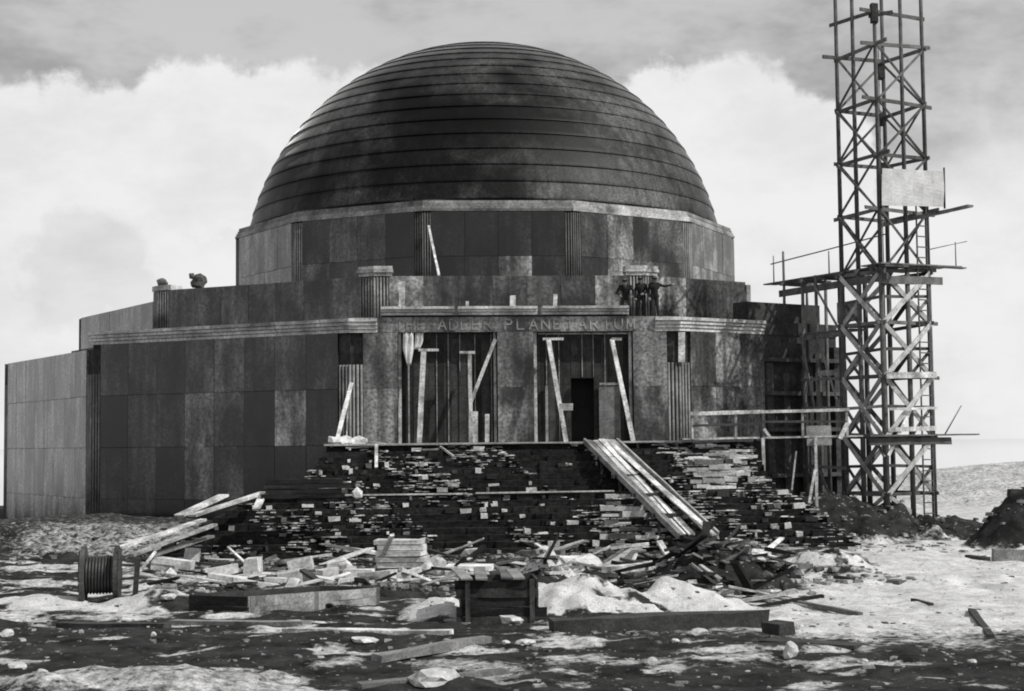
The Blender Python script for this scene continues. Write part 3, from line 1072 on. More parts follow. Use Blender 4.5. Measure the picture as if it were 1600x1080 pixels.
upright(741, 694, 741, 643, 0.27, -24.95, 'wider of two short pale boards standing in the left doorway', z=PLAT + 0.005)
upright(761, 694, 761, 647, 0.17, -24.75, 'narrower of two short pale boards standing in the left doorway', z=PLAT + 0.005)
upright(524, 697, 549, 599, 0.15, -26.6, 'pale pole leaning against the fluted corner left of the doors', y1=-24.7, t=1.1, z=PLAT + 0.005, cat='pole', name='leaning_pole', th=0.1)
upright(541, 690, 546, 600, 0.05, -25.9, 'thin pale lath standing beside the leaning pole at the left corner', y1=-24.7, t=0.8, z=PLAT + 0.005, name='lath', cat='lath')
upright(1065, 565, 1065, 519, 0.26, -24.46, 'short white board standing above the right fluted corner', t=1.35, y1=-24.46, z=6.87, name='white_board', cat='board')

# small boards on the terrace edge
upright(628, 480, 628, 440, 0.24, -24.3, 'tall pale board standing on the ledge above the left door', z=9.135, name='white_board', cat='board', t=1.2)
upright(730, 480, 730, 471, 0.12, -24.3, 'smallest pale peg standing on the ledge above the left door', z=9.135, name='white_peg', cat='peg', t=1.2)
upright(801, 480, 801, 462, 0.22, -24.3, 'short white block standing on the ledge above the middle pier', z=9.135, name='white_block', cat='block', t=1.35, th=0.12)
upright(867, 480, 868, 460, 0.16, -24.3, 'short white pointed stake standing on the ledge above the right door', z=9.135, name='white_stake', cat='stake', t=1.3)
upright(686, 432, 670, 354, 0.10, -20.9, 'thin pale pole leaning against the dark drum wall', y1=-13.6, t=1.1, name='leaning_pole', cat='pole', th=0.1)
upright(1163, 490, 1155, 457, 0.55, -20.2, 'pale board leaning against the right parapet on the terrace', t=0.5, name='leaning_board', cat='board', z=8.63)


def cloth(name, poly, y, label, cat, thick=0.02, mat='canvas', amp=0.05, t=1.0, n=10):
    """hanging sheet with folds: poly = list of (px,py) left edge top->bottom then right edge top->bottom interpolated"""
    lft, rgt = poly
    vs, fs = [], []
    rows = n
    def lerp(pl, f):
        x = f * (len(pl) - 1); i = min(int(x), len(pl) - 2); g = x - i
        return (pl[i][0] * (1 - g) + pl[i + 1][0] * g, pl[i][1] * (1 - g) + pl[i + 1][1] * g)
    for side in (0, 1):
        for r in range(rows + 1):
            a = lerp(lft, r / rows); b_ = lerp(rgt, r / rows)
            for c in range(7):
                g = c / 6
                p = at(a[0] * (1 - g) + b_[0] * g, a[1] * (1 - g) + b_[1] * g, y)
                p.y += amp * math.sin(c * 2.1 + r * 0.35) + side * thick
                vs.append(p)
    W = 7; T = (rows + 1) * W
    for r in range(rows):
        for c in range(6):
            i = r * W + c
            fs.append((i, i + W, i + W + 1, i + 1)); fs.append((T + i, T + i + 1, T + i + W + 1, T + i + W))
    for r in range(rows):
        fs.append((r * W, T + r * W, T + (r + 1) * W, (r + 1) * W)); fs.append((r * W + 6, (r + 1) * W + 6, T + (r + 1) * W + 6, T + r * W + 6))
    for c in range(6):
        fs.append((c, c + 1, T + c + 1, T + c)); b0 = rows * W + c; fs.append((b0, T + b0, T + b0 + 1, b0 + 1))
    o = mesh_obj(name, vs, fs, M[mat], smooth=amp > 0.03, t=t)
    return tag(o, label, cat)


cloth('hanging_cloth', ([(630, 520), (629, 545), (636, 571)], [(646, 520), (646, 548), (642, 571)]), -24.35, 'longer white cloth hanging from the top left of the left doorway', 'cloth')
cloth('hanging_cloth', ([(649, 520), (648, 534), (646, 546)], [(662, 520), (661, 534), (656, 546)]), -24.3, 'shorter white cloth hanging beside the longer one in the left doorway', 'cloth', n=5)


# ================================================================== SCAFFOLD TOWER
def build_tower():
    E = EYE.z
    N0 = at(1383, 690, -26.2); N0.z = 0
    dl = Vector((-0.382, 0.924, 0)); dr = Vector((0.924, 0.382, 0))
    S = 2.39
    T = thing('scaffold_tower', (N0.x, N0.y, 0), 'tall timber hoist tower with scaffold decks at the right of the building', 'scaffold')
    P = lambda u, v, z: N0 + dl * u + dr * v + Vector((0, 0, z))
    wd, od = M['wood'], M['oldwood']
    def post(u, v, z0, z1, r0, r1, t=1.0):
        n = 3
        pole('post', P(u, v, z0), P(u, v, z1), r0, r1, od, T, t=t, bow=0.02)
    Z1 = 10.5
    tops = {(0, 0): E + 16.9, (S, 0): E + 19.2, (0, S): E + 19.4, (S, S): E + 18.9, (S / 2 + .15, 0): E + 19.0, (0, S * .55): E + 17.6}
    for (u, v), zt in tops.items():
        post(u, v, -0.3, Z1, 0.13 if (u, v) in ((0, 0),) else 0.11, 0.10, t=0.55)
        post(u, v, Z1, zt, 0.095, 0.075, t=0.5)
    for u, v in ((S, S * .5), (S * .5, S)): post(u, v, -0.3, Z1, 0.085, 0.07, t=0.6)
    # ledgers and braces
    lv = [1.6, 3.85, 6.2, 8.3, Z1 - 0.2, 12.75, 14.9, 17.1, 19.3, 20.6]
    faces = [((0, 0), (S, 0)), ((0, 0), (0, S)), ((S, 0), (S, S)), ((0, S), (S, S))]
    for i, z in enumerate(lv):
        for fi, ((u0, v0), (u1, v1)) in enumerate(faces):
            if z > 20.3 and fi > 1: continue
            a, b_ = P(u0, v0, z), P(u1, v1, z + random.uniform(-0.12, 0.12))
            d = (b_ - a).normalized()
            n = Vector((d.y, -d.x, 0)) * 0.1 * (1 if fi in (0,) else -1)
            if fi in (0, 3): n = -n if fi == 3 else n
            ov = random.choice([0.15, 0.25, 0.7]) if i > 4 else 0.25
            bar('ledger', a - d * ov, b_ + d * random.choice([0.15, 0.4]), 0.06, 0.14, od, T, t=random.uniform(0.45, 1.0))
    for i in range(len(lv) - 2):
        z0, z1 = lv[i], lv[i + 1]
        for fi, ((u0, v0), (u1, v1)) in enumerate(faces):
            a0, b0, a1, b1 = P(u0, v0, z0), P(u1, v1, z0), P(u0, v0, z1), P(u1, v1, z1)
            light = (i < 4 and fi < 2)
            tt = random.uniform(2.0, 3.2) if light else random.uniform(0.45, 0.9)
            outn = Vector((-0.924, -0.382, 0)) if fi == 0 else Vector((0.382, -0.924, 0)) if fi == 1 else Vector((0, 0.6, 0))
            o1 = outn * 0.12; o2 = outn * 0.05
            w = 0.19 if i < 4 else 0.09
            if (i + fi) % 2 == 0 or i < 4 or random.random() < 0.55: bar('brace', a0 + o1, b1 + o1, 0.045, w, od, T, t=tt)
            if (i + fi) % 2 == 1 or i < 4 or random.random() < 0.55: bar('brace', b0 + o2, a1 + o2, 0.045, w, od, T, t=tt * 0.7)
    # half-height ledgers and short struts on the two near faces of the lower part
    for i in range(4):
        zm = (lv[i] + lv[i + 1]) / 2
        for fi, ((u0, v0), (u1, v1)) in enumerate(faces[:2]):
            bar('ledger', P(u0, v0, zm), P(u1, v1, zm + random.uniform(-.1, .1)), 0.05, 0.12, od, T, t=random.choice([0.4, 0.6, 2.2]))
            um, vm = (u0 + u1) / 2 + (.15 if fi == 0 else 0), (v0 + v1) / 2 + (.12 if fi == 1 else 0)
            bar('strut', P(um, vm, lv[i]), P(u1, v1, zm), 0.05, 0.12, od, T, t=random.choice([0.4, 0.6, 1.6]))
    # lowest braces down to the ground
    for (u0, v0), (u1, v1) in faces[:2]:
        bar('brace', P(u0, v0, 1.6), P(u1, v1, 0.2), 0.05, 0.15, od, T, t=2.4)
    # extra pale boards on the face towards the steps
    bar('guard_board', P(-0.1, 0.0, E + 2.45) + Vector((0, -0.18, 0)), P(-0.1, S + 0.1, E + 2.5) + Vector((0, -0.18, 0)), 0.05, 0.24, wd, T, t=1.1)
    bar('guard_board', P(-0.1, 0.1, E + 1.15) + Vector((0, -0.18, 0)), P(-0.1, S + 0.1, E + 1.2) + Vector((0, -0.18, 0)), 0.05, 0.10, wd, T, t=1.1)
    bar('guard_board', P(0, 0.1, E + 0.35) + Vector((0, -0.15, 0)), P(0, S + 0.1, E + 0.4) + Vector((0, -0.15, 0)), 0.05, 0.18, wd, T, t=1.0)
    # main deck: planks along both faces, running out past the corners
    for o in (0.12, 0.42, 0.72, 1.02):
        bar('deck_plank', P(-0.3, o, Z1), P(7.8 - o * 0.4, o, Z1 + 0.02), 0.28, 0.06, od, T, t=random.uniform(0.5, 0.9))
    for i, o in enumerate((-0.15, 0.15, 0.45, 0.8)):
        bar('deck_plank', P(o, -0.2, Z1 + 0.08), P(o, [3.9, 4.4, 3.5, 3.2][i], Z1 + 0.10), 0.28, 0.05, od, T, t=random.uniform(0.7, 1.2))
    for u in (0.3, 1.3, 2.4, 3.6, 4.9, 6.2):
        bar('putlog', P(u, -0.25, Z1 - 0.12), P(u, 1.4, Z1 - 0.12), 0.1, 0.14, od, T, t=0.6)
    bar('deck_bearer', P(-0.4, 0.0, Z1 - 0.45), P(6.6, 0.0, Z1 - 0.5), 0.1, 0.28, od, T, t=0.6)
    bar('deck_bearer', P(-0.1, -0.1, Z1 - 0.55), P(-0.1, 3.0, Z1 - 0.5), 0.1, 0.3, od, T, t=0.9)
    # wing towards the building: posts, second deck, rails, braces
    for u, v in ((4.1, 0.0), (4.1, 1.2), (5.0, 0.0), (5.0, 1.2), (2.6, 1.3)):
        post(u, v, -0.3, Z1 + 0.05, 0.09, 0.07, t=0.8)
    for u, v in ((6.3, 0.0), (6.3, 1.2)):
        post(u, v, 8.6, Z1 + (1.3 if v == 0 else 0.0), 0.07, 0.05, t=0.8)
    for o in (0.1, 0.4, 0.7):
        bar('deck_plank', P(1.9, o, 8.15), P(5.3, o, 8.17), 0.28, 0.06, od, T, t=random.uniform(0.6, 1.0))
    bar('deck_bearer', P(1.9, -0.02, 8.0), P(5.2, -0.02, 8.0), 0.08, 0.2, od, T, t=0.8)
    for z in (6.2, 5.0, 2.6):
        bar('ledger', P(2.3, -0.08, z), P(5.1, -0.08, z + 0.05), 0.06, 0.13, od, T, t=1.0)
    for z0, z1, ua, ub in ((8.2, Z1 - 0.3, 4.1, 2.5), (5.0, 8.0, 3.9, 2.6), (2.6, 5.0, 5.0, 4.1), (5.0, 8.0, 5.0, 4.2), (0.5, 2.6, 4.1, 2.6)):
        bar('brace', P(ua, -0.13, z1), P(ub, -0.13, z0), 0.04, 0.10, od, T, t=random.uniform(0.9, 1.6))
    bar('guard_board', P(2.7, -0.15, 6.45), P(3.9, -0.15, 6.47), 0.04, 0.22, wd, T, t=0.9)
    bar('guard_board', P(2.6, 1.0, 9.0), P(4.0, 1.0, 9.0), 0.04, 0.85, od, T, t=1.6)
    # thin guard rails on the main deck
    pole('rail_post', P(7.0, 0.0, Z1), P(7.0, 0.0, Z1 + 1.2), 0.03, 0.025, od, T, n=6)
    pole('rail_post', P(3.2, 0.0, Z1), P(3.2, 0.0, Z1 + 0.95), 0.03, 0.025, od, T, n=6)
    pole('rail', P(7.2, 0.0, Z1 + 0.85), P(-0.3, 0.0, Z1 + 1.2), 0.028, 0.028, od, T, n=6, bow=0.05)
    pole('rail_post', P(-0.15, 3.7, Z1 + 0.1), P(-0.15, 3.7, Z1 + 1.1), 0.025, 0.02, od, T, n=6)
    pole('rail', P(-0.15, 2.2, Z1 + 0.7), P(-0.15, 4.3, Z1 + 1.15), 0.02, 0.02, od, T, n=6, bow=0.05)
    # deck at entrance level
    for i, o in enumerate((-0.2, 0.1, 0.4, 0.7)):
        bar('deck_plank', P(o, -1.0, E + 0.12), P(o, [4.5, 4.0, 4.8, 3.6][i], E + 0.14), 0.28, 0.06, od, T, t=random.uniform(0.45, 0.8))
    for o in (0.15, 0.45, 0.75):
        bar('deck_plank', P(-0.2, o, E + 0.05), P(4.4, o, E + 0.05), 0.28, 0.06, od, T, t=random.uniform(0.4, 0.7))
    bar('deck_bearer', P(-0.12, -0.9, E - 0.1), P(-0.12, 3.2, E - 0.1), 0.1, 0.28, od, T, t=0.5)
    pole('rail', P(0.1, 3.1, E + 0.15), P(0.1, 4.0, E + 1.3), 0.03, 0.025, od, T, n=6)
    # long plank run out towards the viewer
    a = at(1376, 352, -23.5); b_ = at(1516, 322, -28.6)
    bar('outrigger_plank', a, b_, 0.3, 0.09, od, T, t=0.9)
    bar('outrigger_plank', a + Vector((0.1, 0.25, 0.02)), b_.lerp(a, 0.25) + Vector((0.1, 0.25, 0.02)), 0.25, 0.07, od, T, t=0.7)
    # a slanting pair of pale braces meeting at the near post
    bar('brace', P(1.2, -0.22, E + 1.2), P(-0.05, -0.1, E - 0.7), 0.05, 0.10, wd, T, t=0.7)
    bar('brace', P(-0.1, 1.35, E + 1.35), P(-0.1, 0.05, E - 0.65), 0.05, 0.14, wd, T, t=1.1)
    # head block on the near post
    bar('head_block', P(0, 0, E + 16.4), P(0, 0, E + 17.15), 0.3, 0.28, M['darkwood'], T)
    bar('sheave_arm', P(0.2, -0.1, E + 16.7), P(-0.2, 0.75, E + 16.85), 0.12, 0.14, M['darkwood'], T)
    pole('hoist_rope', P(1.0, 1.0, 1.0), P(1.0, 1.0, E + 16.0), 0.02, 0.02, od, T, n=5)
    for z in (12.6, 14.3, 16.2, 18.1):
        bar('hoist_block', P(0.6, 0.75, z), P(0.6, 0.75, z + random.uniform(0.35, 0.6)), 0.24, 0.24, M['darkwood'], T, jit=0.04)
    # canvas panel
    c = []
    yb = (-27.3)
    cv = cloth('canvas_screen', ([(1379, 263), (1378, 292), (1378, 321)], [(1474, 268), (1476, 295), (1474, 323)]), yb, 'pale rectangular canvas screen hung on the hoist tower above the top deck', 'screen', amp=0.02, t=1.0)
    for px in (1377, 1476):
        p0 = at(px, 326, yb + 0.05); p1 = at(px - 1, 262, yb + 0.05)
        pole('screen_pole', p0, p1, 0.04, 0.035, M['darkwood'], cv, n=6)
    # ladder at the outer corner
    L = thing('ladder', P(-0.05, S - 0.55, 0), 'long timber ladder fixed upright inside the right corner of the hoist tower', 'ladder')
    zt = 14.0
    for v in (S - 0.62, S - 0.12):
        bar('rail', P(-0.1, v, 0.0), P(-0.1, v, zt), 0.05, 0.08, od, L, t=0.7, jit=0.003)
    z = 0.4
    while z < zt - 0.2:
        bar('rung', P(-0.1, S - 0.60, z), P(-0.1, S - 0.14, z), 0.045, 0.045, od, L, t=0.7, jit=0.003)
        z += 0.42


build_tower()


# ================================================================== GANGWAY BESIDE THE STEPS
def build_gangway():
    g = thing('gangway', (9.2, -27.0, 1.5), 'timber gangway with handrail leading from the entrance platform to the scaffold', 'gangway')
    z = PLAT + 0.12
    x0, x1 = 6.3, 12.6
    for i in range(4):
        bar('deck_plank', (x0 - random.uniform(0, .3), -27.45 + i * 0.3, z + 0.03 * (i % 2)), (x1 + random.uniform(0, .4), -27.45 + i * 0.3, z + 0.05), 0.28, 0.06, M['wood'], g, t=0.9 if i == 0 else 0.5)
    for x, zb, t in ((9.05, 1.2, 1.0), (11.05, 1.4, 1.0)):
        yy = -27.66
        bar('post', (x, yy, step_top(x, yy) - 0.1), (x, yy, z), 0.11, 0.10, M['wood'], g, t=t)
    bar('post', (9.05, -26.35, step_top(9.05, -26.3) - 0.1), (9.05, -26.35, z), 0.1, 0.1, M['darkwood'], g)
    bar('post', (11.05, -26.35, TZ(11.05, -26.3) - 0.1), (11.05, -26.35, z), 0.1, 0.1, M['darkwood'], g)
    bar('strut', (10.7, -27.75, TZ(10.7, -27.7)), (11.0, -27.72, z - 1.2), 0.10, 0.05, M['wood'], g, t=1.2)
    bar('strut', (10.0, -27.6, TZ(10.0, -27.6)), (10.35, -27.5, z - 0.5), 0.06, 0.05, M['wood'], g, t=0.8)
    rl = z + 0.95
    for x, t in ((6.4, 0.9), (8.05, 0.7), (9.0, 0.15), (10.6, 0.7), (12.3, 1.0)):
        bar('rail_post', (x, -27.58, z), (x, -27.58, rl + (0.15 if t < 0.2 else 0.0)), 0.09, 0.06, M['wood'], g, t=t)
    bar('handrail', (6.3, -27.63, rl), (9.1, -27.63, rl + 0.05), 0.06, 0.14, M['wood'], g, t=1.1)
    bar('handrail', (9.0, -27.66, rl + 0.04), (12.4, -27.6, rl + 0.1), 0.06, 0.11, M['wood'], g, t=1.0)
    bar('mid_rail', (6.4, -27.6, z + 0.5), (9.0, -27.6, z + 0.55), 0.05, 0.09, M['darkwood'], g, t=1.4)
    bar('mid_rail', (9.1, -27.6, z + 0.62), (12.3, -27.6, z + 0.6), 0.05, 0.08, M['darkwood'], g, t=1.4)
    bar('toe_board', (10.75, -27.55, z + 0.08), (11.7, -27.55, z + 0.10), 0.04, 0.75, M['oldwood'], g, t=1.7)
    bar('brace', (9.1, -27.68, z + 0.35), (9.35, -27.68, z), 0.06, 0.10, M['wood'], g, t=1.2)
    bar('brace', (12.3, -27.68, z + 0.55), (12.0, -27.68, z - 0.05), 0.06, 0.16, M['wood'], g, t=1.2)


build_gangway()


# ================================================================== WORKMEN ON THE TERRACE
def build_person(loc, heading, joints, label, hat=True):
    """joints: dict of world-local points (x right, y forward, z up); one continuous body by voxel remesh"""
    J = {k: Vector(v) for k, v in joints.items()}
    caps = []   # (p, q, rp, rq, mat)
    def c(p, q, rp, rq, m): caps.append((Vector(p), Vector(q), rp, rq, m))
    c(J['pelvis'] + Vector((-.08, 0, 0)), J['pelvis'] + Vector((.08, 0, 0)), .125, .125, 1)
    c(J['pelvis'], J['chest'], .14, .155, 0)
    c(J['chest'] + Vector((-.09, 0, .03)), J['chest'] + Vector((.09, 0, .03)), .13, .13, 0)
    c(J['shl'], J['shr'], .085, .085, 0)
    c(J['neck'], J['head'], .055, .055, 2)
    H = J['head']; f = J['face'].normalized()
    c(H + Vector((0, 0, .0)), H + Vector((0, 0, .075)), .082, .092, 2)
    c(H + f * .03 + Vector((0, 0, -.05)), H + f * .035 + Vector((0, 0, -.02)), .055, .065, 2)
    c(H + f * .10 + Vector((0, 0, .03)), H + f * .118 + Vector((0, 0, -.005)), .012, .018, 2)   # nose
    sd = Vector((-f.y, f.x, 0)).normalized()
    for s in (-1, 1):
        c(H + sd * s * .09 + Vector((0, 0, .01)), H + sd * s * .095 + Vector((0, 0, .05)), .016, .018, 2)   # ears
    for s in 'lr':
        c(J['sh' + s], J['el' + s], .062, .050, 0)
        c(J['el' + s], J['wr' + s], .050, .036, 0)
        d = (J['wr' + s] - J['el' + s]).normalized()
        w = J['wr' + s]
        pal = w + d * .085
        side = d.cross(Vector((0.2, 1, 0.3))).normalized()
        nrm = d.cross(side)
        c(w, pal - side * .018, .026, .024, 2); c(w, pal + side * .018, .026, .024, 2)
        for i, (o, ln) in enumerate(((-.036, .07), (-.012, .082), (.012, .076), (.036, .058))):
            k0 = pal + side * o; k1 = k0 + d * ln * .55 + nrm * .012; k2 = k1 + d * ln * .4 + nrm * .028
            c(k0, k1, .011, .010, 2); c(k1, k2, .010, .008, 2)
        t0 = w + d * .03 - side * .03
        c(t0, t0 - side * .03 + d * .03, .013, .011, 2); c(t0 - side * .03 + d * .03, t0 - side * .035 + d * .062 + nrm * .01, .011, .009, 2)
        c(J['hip' + s], J['kn' + s], .092, .068, 1)
        c(J['kn' + s], J['an' + s], .066, .055, 1)
        ft = J['an' + s]
        fd = Vector((0.15 if s == 'r' else -0.15, 1, 0)).normalized()
        c(ft + Vector((0, 0, -.03)) - fd * .05, ft + fd * .16 + Vector((0, 0, -.05)), .05, .04, 3)
    bm = bmesh.new()
    for p, q, rp, rq, m in caps:
        d = (q - p)
        L = d.length
        dn = d.normalized() if L > 1e-6 else Vector((0, 0, 1))
        pts = [p - dn * rp * .95, p - dn * rp * .7, p, p.lerp(q, .5), q, q + dn * rq * .7, q + dn * rq * .95]
        rr = [rp * .3, rp * .72, rp, (rp + rq) / 2, rq, rq * .72, rq * .3]
        v, fcs = tube_geo(pts, rr, 10)
        bv = [bm.verts.new(x) for x in v]
        for fc in fcs: bm.faces.new([bv[i] for i in fc])
    me = bpy.data.meshes.new('person'); bm.to_mesh(me); bm.free()
    tmp = bpy.data.objects.new('tmp', me); COL.objects.link(tmp)
    md = tmp.modifiers.new('r', 'REMESH'); md.mode = 'VOXEL'; md.voxel_size = 0.011
    sm = tmp.modifiers.new('s', 'SMOOTH'); sm.factor = 0.5; sm.iterations = 2
    dg = bpy.context.evaluated_depsgraph_get()
    m2 = bpy.data.meshes.new_from_object(tmp.evaluated_get(dg))
    bpy.data.objects.remove(tmp)
    m2.materials.clear()
    for nme in ('cloth_dark', 'cloth_mid', 'skin', 'iron'): m2.materials.append(M[nme])
    n = len(m2.polygons)
    ctr = np.empty(n * 3); m2.polygons.foreach_get('center', ctr); ctr = ctr.reshape(n, 3)
    best = np.full(n, 1e9); mi = np.zeros(n, int)
    for p, q, rp, rq, m in caps:
        p_, q_ = np.array(p), np.array(q); d = q_ - p_
        t = np.clip(((ctr - p_) @ d) / max(d @ d, 1e-9), 0, 1)
        dist = np.linalg.norm(ctr - (p_ + t[:, None] * d), axis=1) - (rp + (rq - rp) * t)
        s = dist < best
        best[s] = dist[s]; mi[s] = m
    m2.polygons.foreach_set('material_index', mi); m2.polygons.foreach_set('use_smooth', np.ones(n, bool))
    m2.name = 'person'
    o = bpy.data.objects.new('person', m2)
    o.location = loc; o.rotation_euler = (0, 0, heading)
    tag(link(o), label, 'person', 'workmen on the terrace')
    # flat cap
    vs, fs = [], []
    for i, (r, z) in enumerate(((.098, .045), (.112, .075), (.115, .105), (.085, .13), (.03, .14))):
        for k in range(14):
            a = 2 * math.pi * k / 14
            q = Vector((math.cos(a) * r, math.sin(a) * r, z))
            if i == 0: q += f * (0.055 if q.dot(f) > 0.04 else 0)
            vs.append(H + q)
    for i in range(4):
        for k in range(14): fs.append((i * 14 + k, i * 14 + (k + 1) % 14, (i + 1) * 14 + (k + 1) % 14, (i + 1) * 14 + k))
    fs.append(tuple(range(56, 70))); fs.append(tuple(reversed(range(14))))
    me = bpy.data.meshes.new('cap'); me.from_pydata([tuple(v) for v in vs], [], fs); me.materials.append(M['cloth_dark'])
    me.polygons.foreach_set('use_smooth', [True] * len(me.polygons))
    cp = bpy.data.objects.new('cap', me); link(cp, o)
    return o


def stand(**kw):
    j = dict(pelvis=(0, 0, .93), chest=(0, .02, 1.27), neck=(0, .02, 1.42), head=(0, .05, 1.56), face=(0, 1, 0),
             shl=(-.17, .01, 1.40), shr=(.17, .01, 1.40), ell=(-.25, -.02, 1.12), elr=(.25, -.02, 1.12), wrl=(-.24, .10, .88), wrr=(.24, .10, .88),
             hipl=(-.09, 0, .90), hipr=(.09, 0, .90), knl=(-.12, .04, .50), knr=(.12, .04, .50), anl=(-.13, -.02, .09), anr=(.13, -.02, .09))
    j.update(kw)
    return j


zt = 8.625
def terr(px, y): p = at(px, 495, y); return Vector((p.x, p.y, zt))
build_person(terr(978, -23.95), math.pi * 0.93, stand(pelvis=(0, -.05, .90), chest=(0, .14, 1.20), neck=(0, .22, 1.33), head=(0, .30, 1.44), face=(0, 1, -.3), shl=(-.19, .16, 1.31), shr=(.19, .16, 1.31),
             ell=(-.36, .20, 1.08), elr=(.34, .26, 1.06), wrl=(-.28, .38, .92), wrr=(.22, .42, .95), knl=(-.18, .06, .50), knr=(.18, .06, .50), anl=(-.22, -.04, .09), anr=(.22, -.04, .09)),
             'stooping workman in dark clothes, leftmost of three on the terrace')
build_person(terr(1002, -23.75), math.pi * 0.98, stand(head=(.02, .05, 1.57), ell=(-.26, .05, 1.13), wrl=(-.08, .24, 1.05), face=(.3, 1, 0)),
             'upright workman in dark clothes, middle of three on the terrace')
build_person(terr(1023, -23.95), math.pi * 1.02, stand(ell=(-.42, .05, 1.33), wrl=(-.66, .10, 1.38), face=(-.6, 1, 0), knl=(-.10, .08, .50), anl=(-.16, .05, .09)),
             'workman with one arm stretched out, rightmost of three on the terrace')


# sacks on the left parapet
def lump(name, c, r, label, cat, mat, t=1.0, seed=1, sq=(1, 1, 1), parent=None, group=None, n=2, rough=0.25):
    bm = bmesh.new()
    bmesh.ops.create_icosphere(bm, subdivisions=n, radius=1.0)
    rg = random.Random(seed)
    ph = [rg.uniform(0, 6) for _ in range(6)]
    for v in bm.verts:
        d = 1 + rough * (math.sin(v.co.x * 3 + ph[0]) * math.cos(v.co.y * 2.6 + ph[1]) + 0.6 * math.sin(v.co.z * 4 + ph[2] + v.co.x * 2)) + rg.uniform(-.06, .06)
        v.co = Vector((v.co.x * sq[0], v.co.y * sq[1], max(v.co.z, -0.75) * sq[2])) * d * r
    me = bpy.data.meshes.new(name); bm.to_mesh(me); bm.free()
    me.materials.append(mat)
    o = bpy.data.objects.new(name, me); o.location = c
    link(o, parent); tint(o, t)
    if label: tag(o, label, cat, group)
    return o


p = fpt(-1, A2 - 0.3, -2.2, 10.72)
p = fpt(-1, A2 - 0.3, -3.6, 11.02)
lump('sack', p, 0.36, 'dark knotted sack sitting on the left parapet, the larger of two', 'sack', M['sack'], 1.0, 5, (1, .8, .95))
lump('sack_neck', Vector((-0.32, 0, 0.26)), 0.13, None, None, M['sack'], 1.0, 9, (1, 1, 1.3), parent=bpy.data.objects['sack'])
p = fpt(-2, A2 - 0.35, A2 * T15 - 0.35, 11.1)
lump('sack', p, 0.26, 'small dark sack on the taller corner block of the left parapet', 'sack', M['sack'], 1.0, 8, (1.1, .8, .9))


# ================================================================== FOREGROUND
def ground_bar(px0, py0, px1, py1, w, h, label, cat='plank', name='plank', mat='wood', t=1.2, lift0=0.0, lift1=0.0, z0=None, z1=None, group=None, twist=0.0):
    a = G(px0, py0, 0.1); b_ = G(px1, py1, 0.1)
    a.z = (TZ(a.x, a.y) if z0 is None else z0) + h / 2 - 0.02 + lift0
    b_.z = (TZ(b_.x, b_.y) if z1 is None else z1) + h / 2 - 0.02 + lift1
    o = bar(name, a, b_, w, h, M[mat], t=t, twist=twist)
    return tag(o, label, cat, group)


# cable reel
def build_reel():
    a = G(131, 944); b_ = G(182, 940)
    c = (a + b_) / 2
    z = TZ(c.x, c.y)
    r = thing('cable_reel', (c.x, c.y, z), 'dark wooden cable reel standing on its two round flanges at the left', 'cable reel')
    ax = Vector((1, 0.10, 0)).normalized()
    R = 0.70
    def disc(off, th, rad, nm, n=28, mat='darkwood', t=1.0):
        p0 = c + ax * (off - th / 2); p1 = c + ax * (off + th / 2)
        p0.z = p1.z = z + R - 0.02
        v, f = tube_geo([p0, p1], [rad, rad], n)
        return mesh_obj(nm, v, f, M[mat], r, t=t)
    f1 = disc(-0.39, 0.10, R, 'flange', mat='oldwood', t=0.45); f2 = disc(0.39, 0.10, R, 'flange')
    disc(0, 0.677, 0.34, 'drum', 20)
    # coiled cable on the drum
    for i in range(9):
        o = -0.30 + i * 0.075
        p0 = c + ax * (o - 0.035); p1 = c + ax * (o + 0.035); pm = c + ax * o
        for q in (p0, p1, pm): q.z = z + R - 0.02
        v, f = tube_geo([p0, pm, p1], [0.43, 0.47, 0.43], 20)
        mesh_obj('cable_turn', v, f, M['iron'], r, smooth=True)
    for fl, off in ((f1, -0.39), (f2, 0.39)):
        for k in range(5):
            zz = z + R - 0.02 + (-0.5 + k * 0.25)
            hw = math.sqrt(max(R * R - (zz - (z + R - 0.02)) ** 2, 0.01)) - 0.03
            q = c + ax * (off + (-0.062 if off < 0 else 0.062))
            s = Vector((-ax.y, ax.x, 0))
            bar('plank', Vector((q.x, q.y, zz)) - s * hw, Vector((q.x, q.y, zz)) + s * hw, 0.02, 0.22, M['darkwood'], fl, t=random.uniform(0.7, 1.3), jit=0.002)


build_reel()
a = G(211, 936); a.z = TZ(a.x, a.y) - 0.05
tag(bar('stake', a, a + Vector((0.05, 0.1, 1.05)), 0.12, 0.1, M['darkwood']), 'dark square stake standing just right of the cable reel', 'stake')


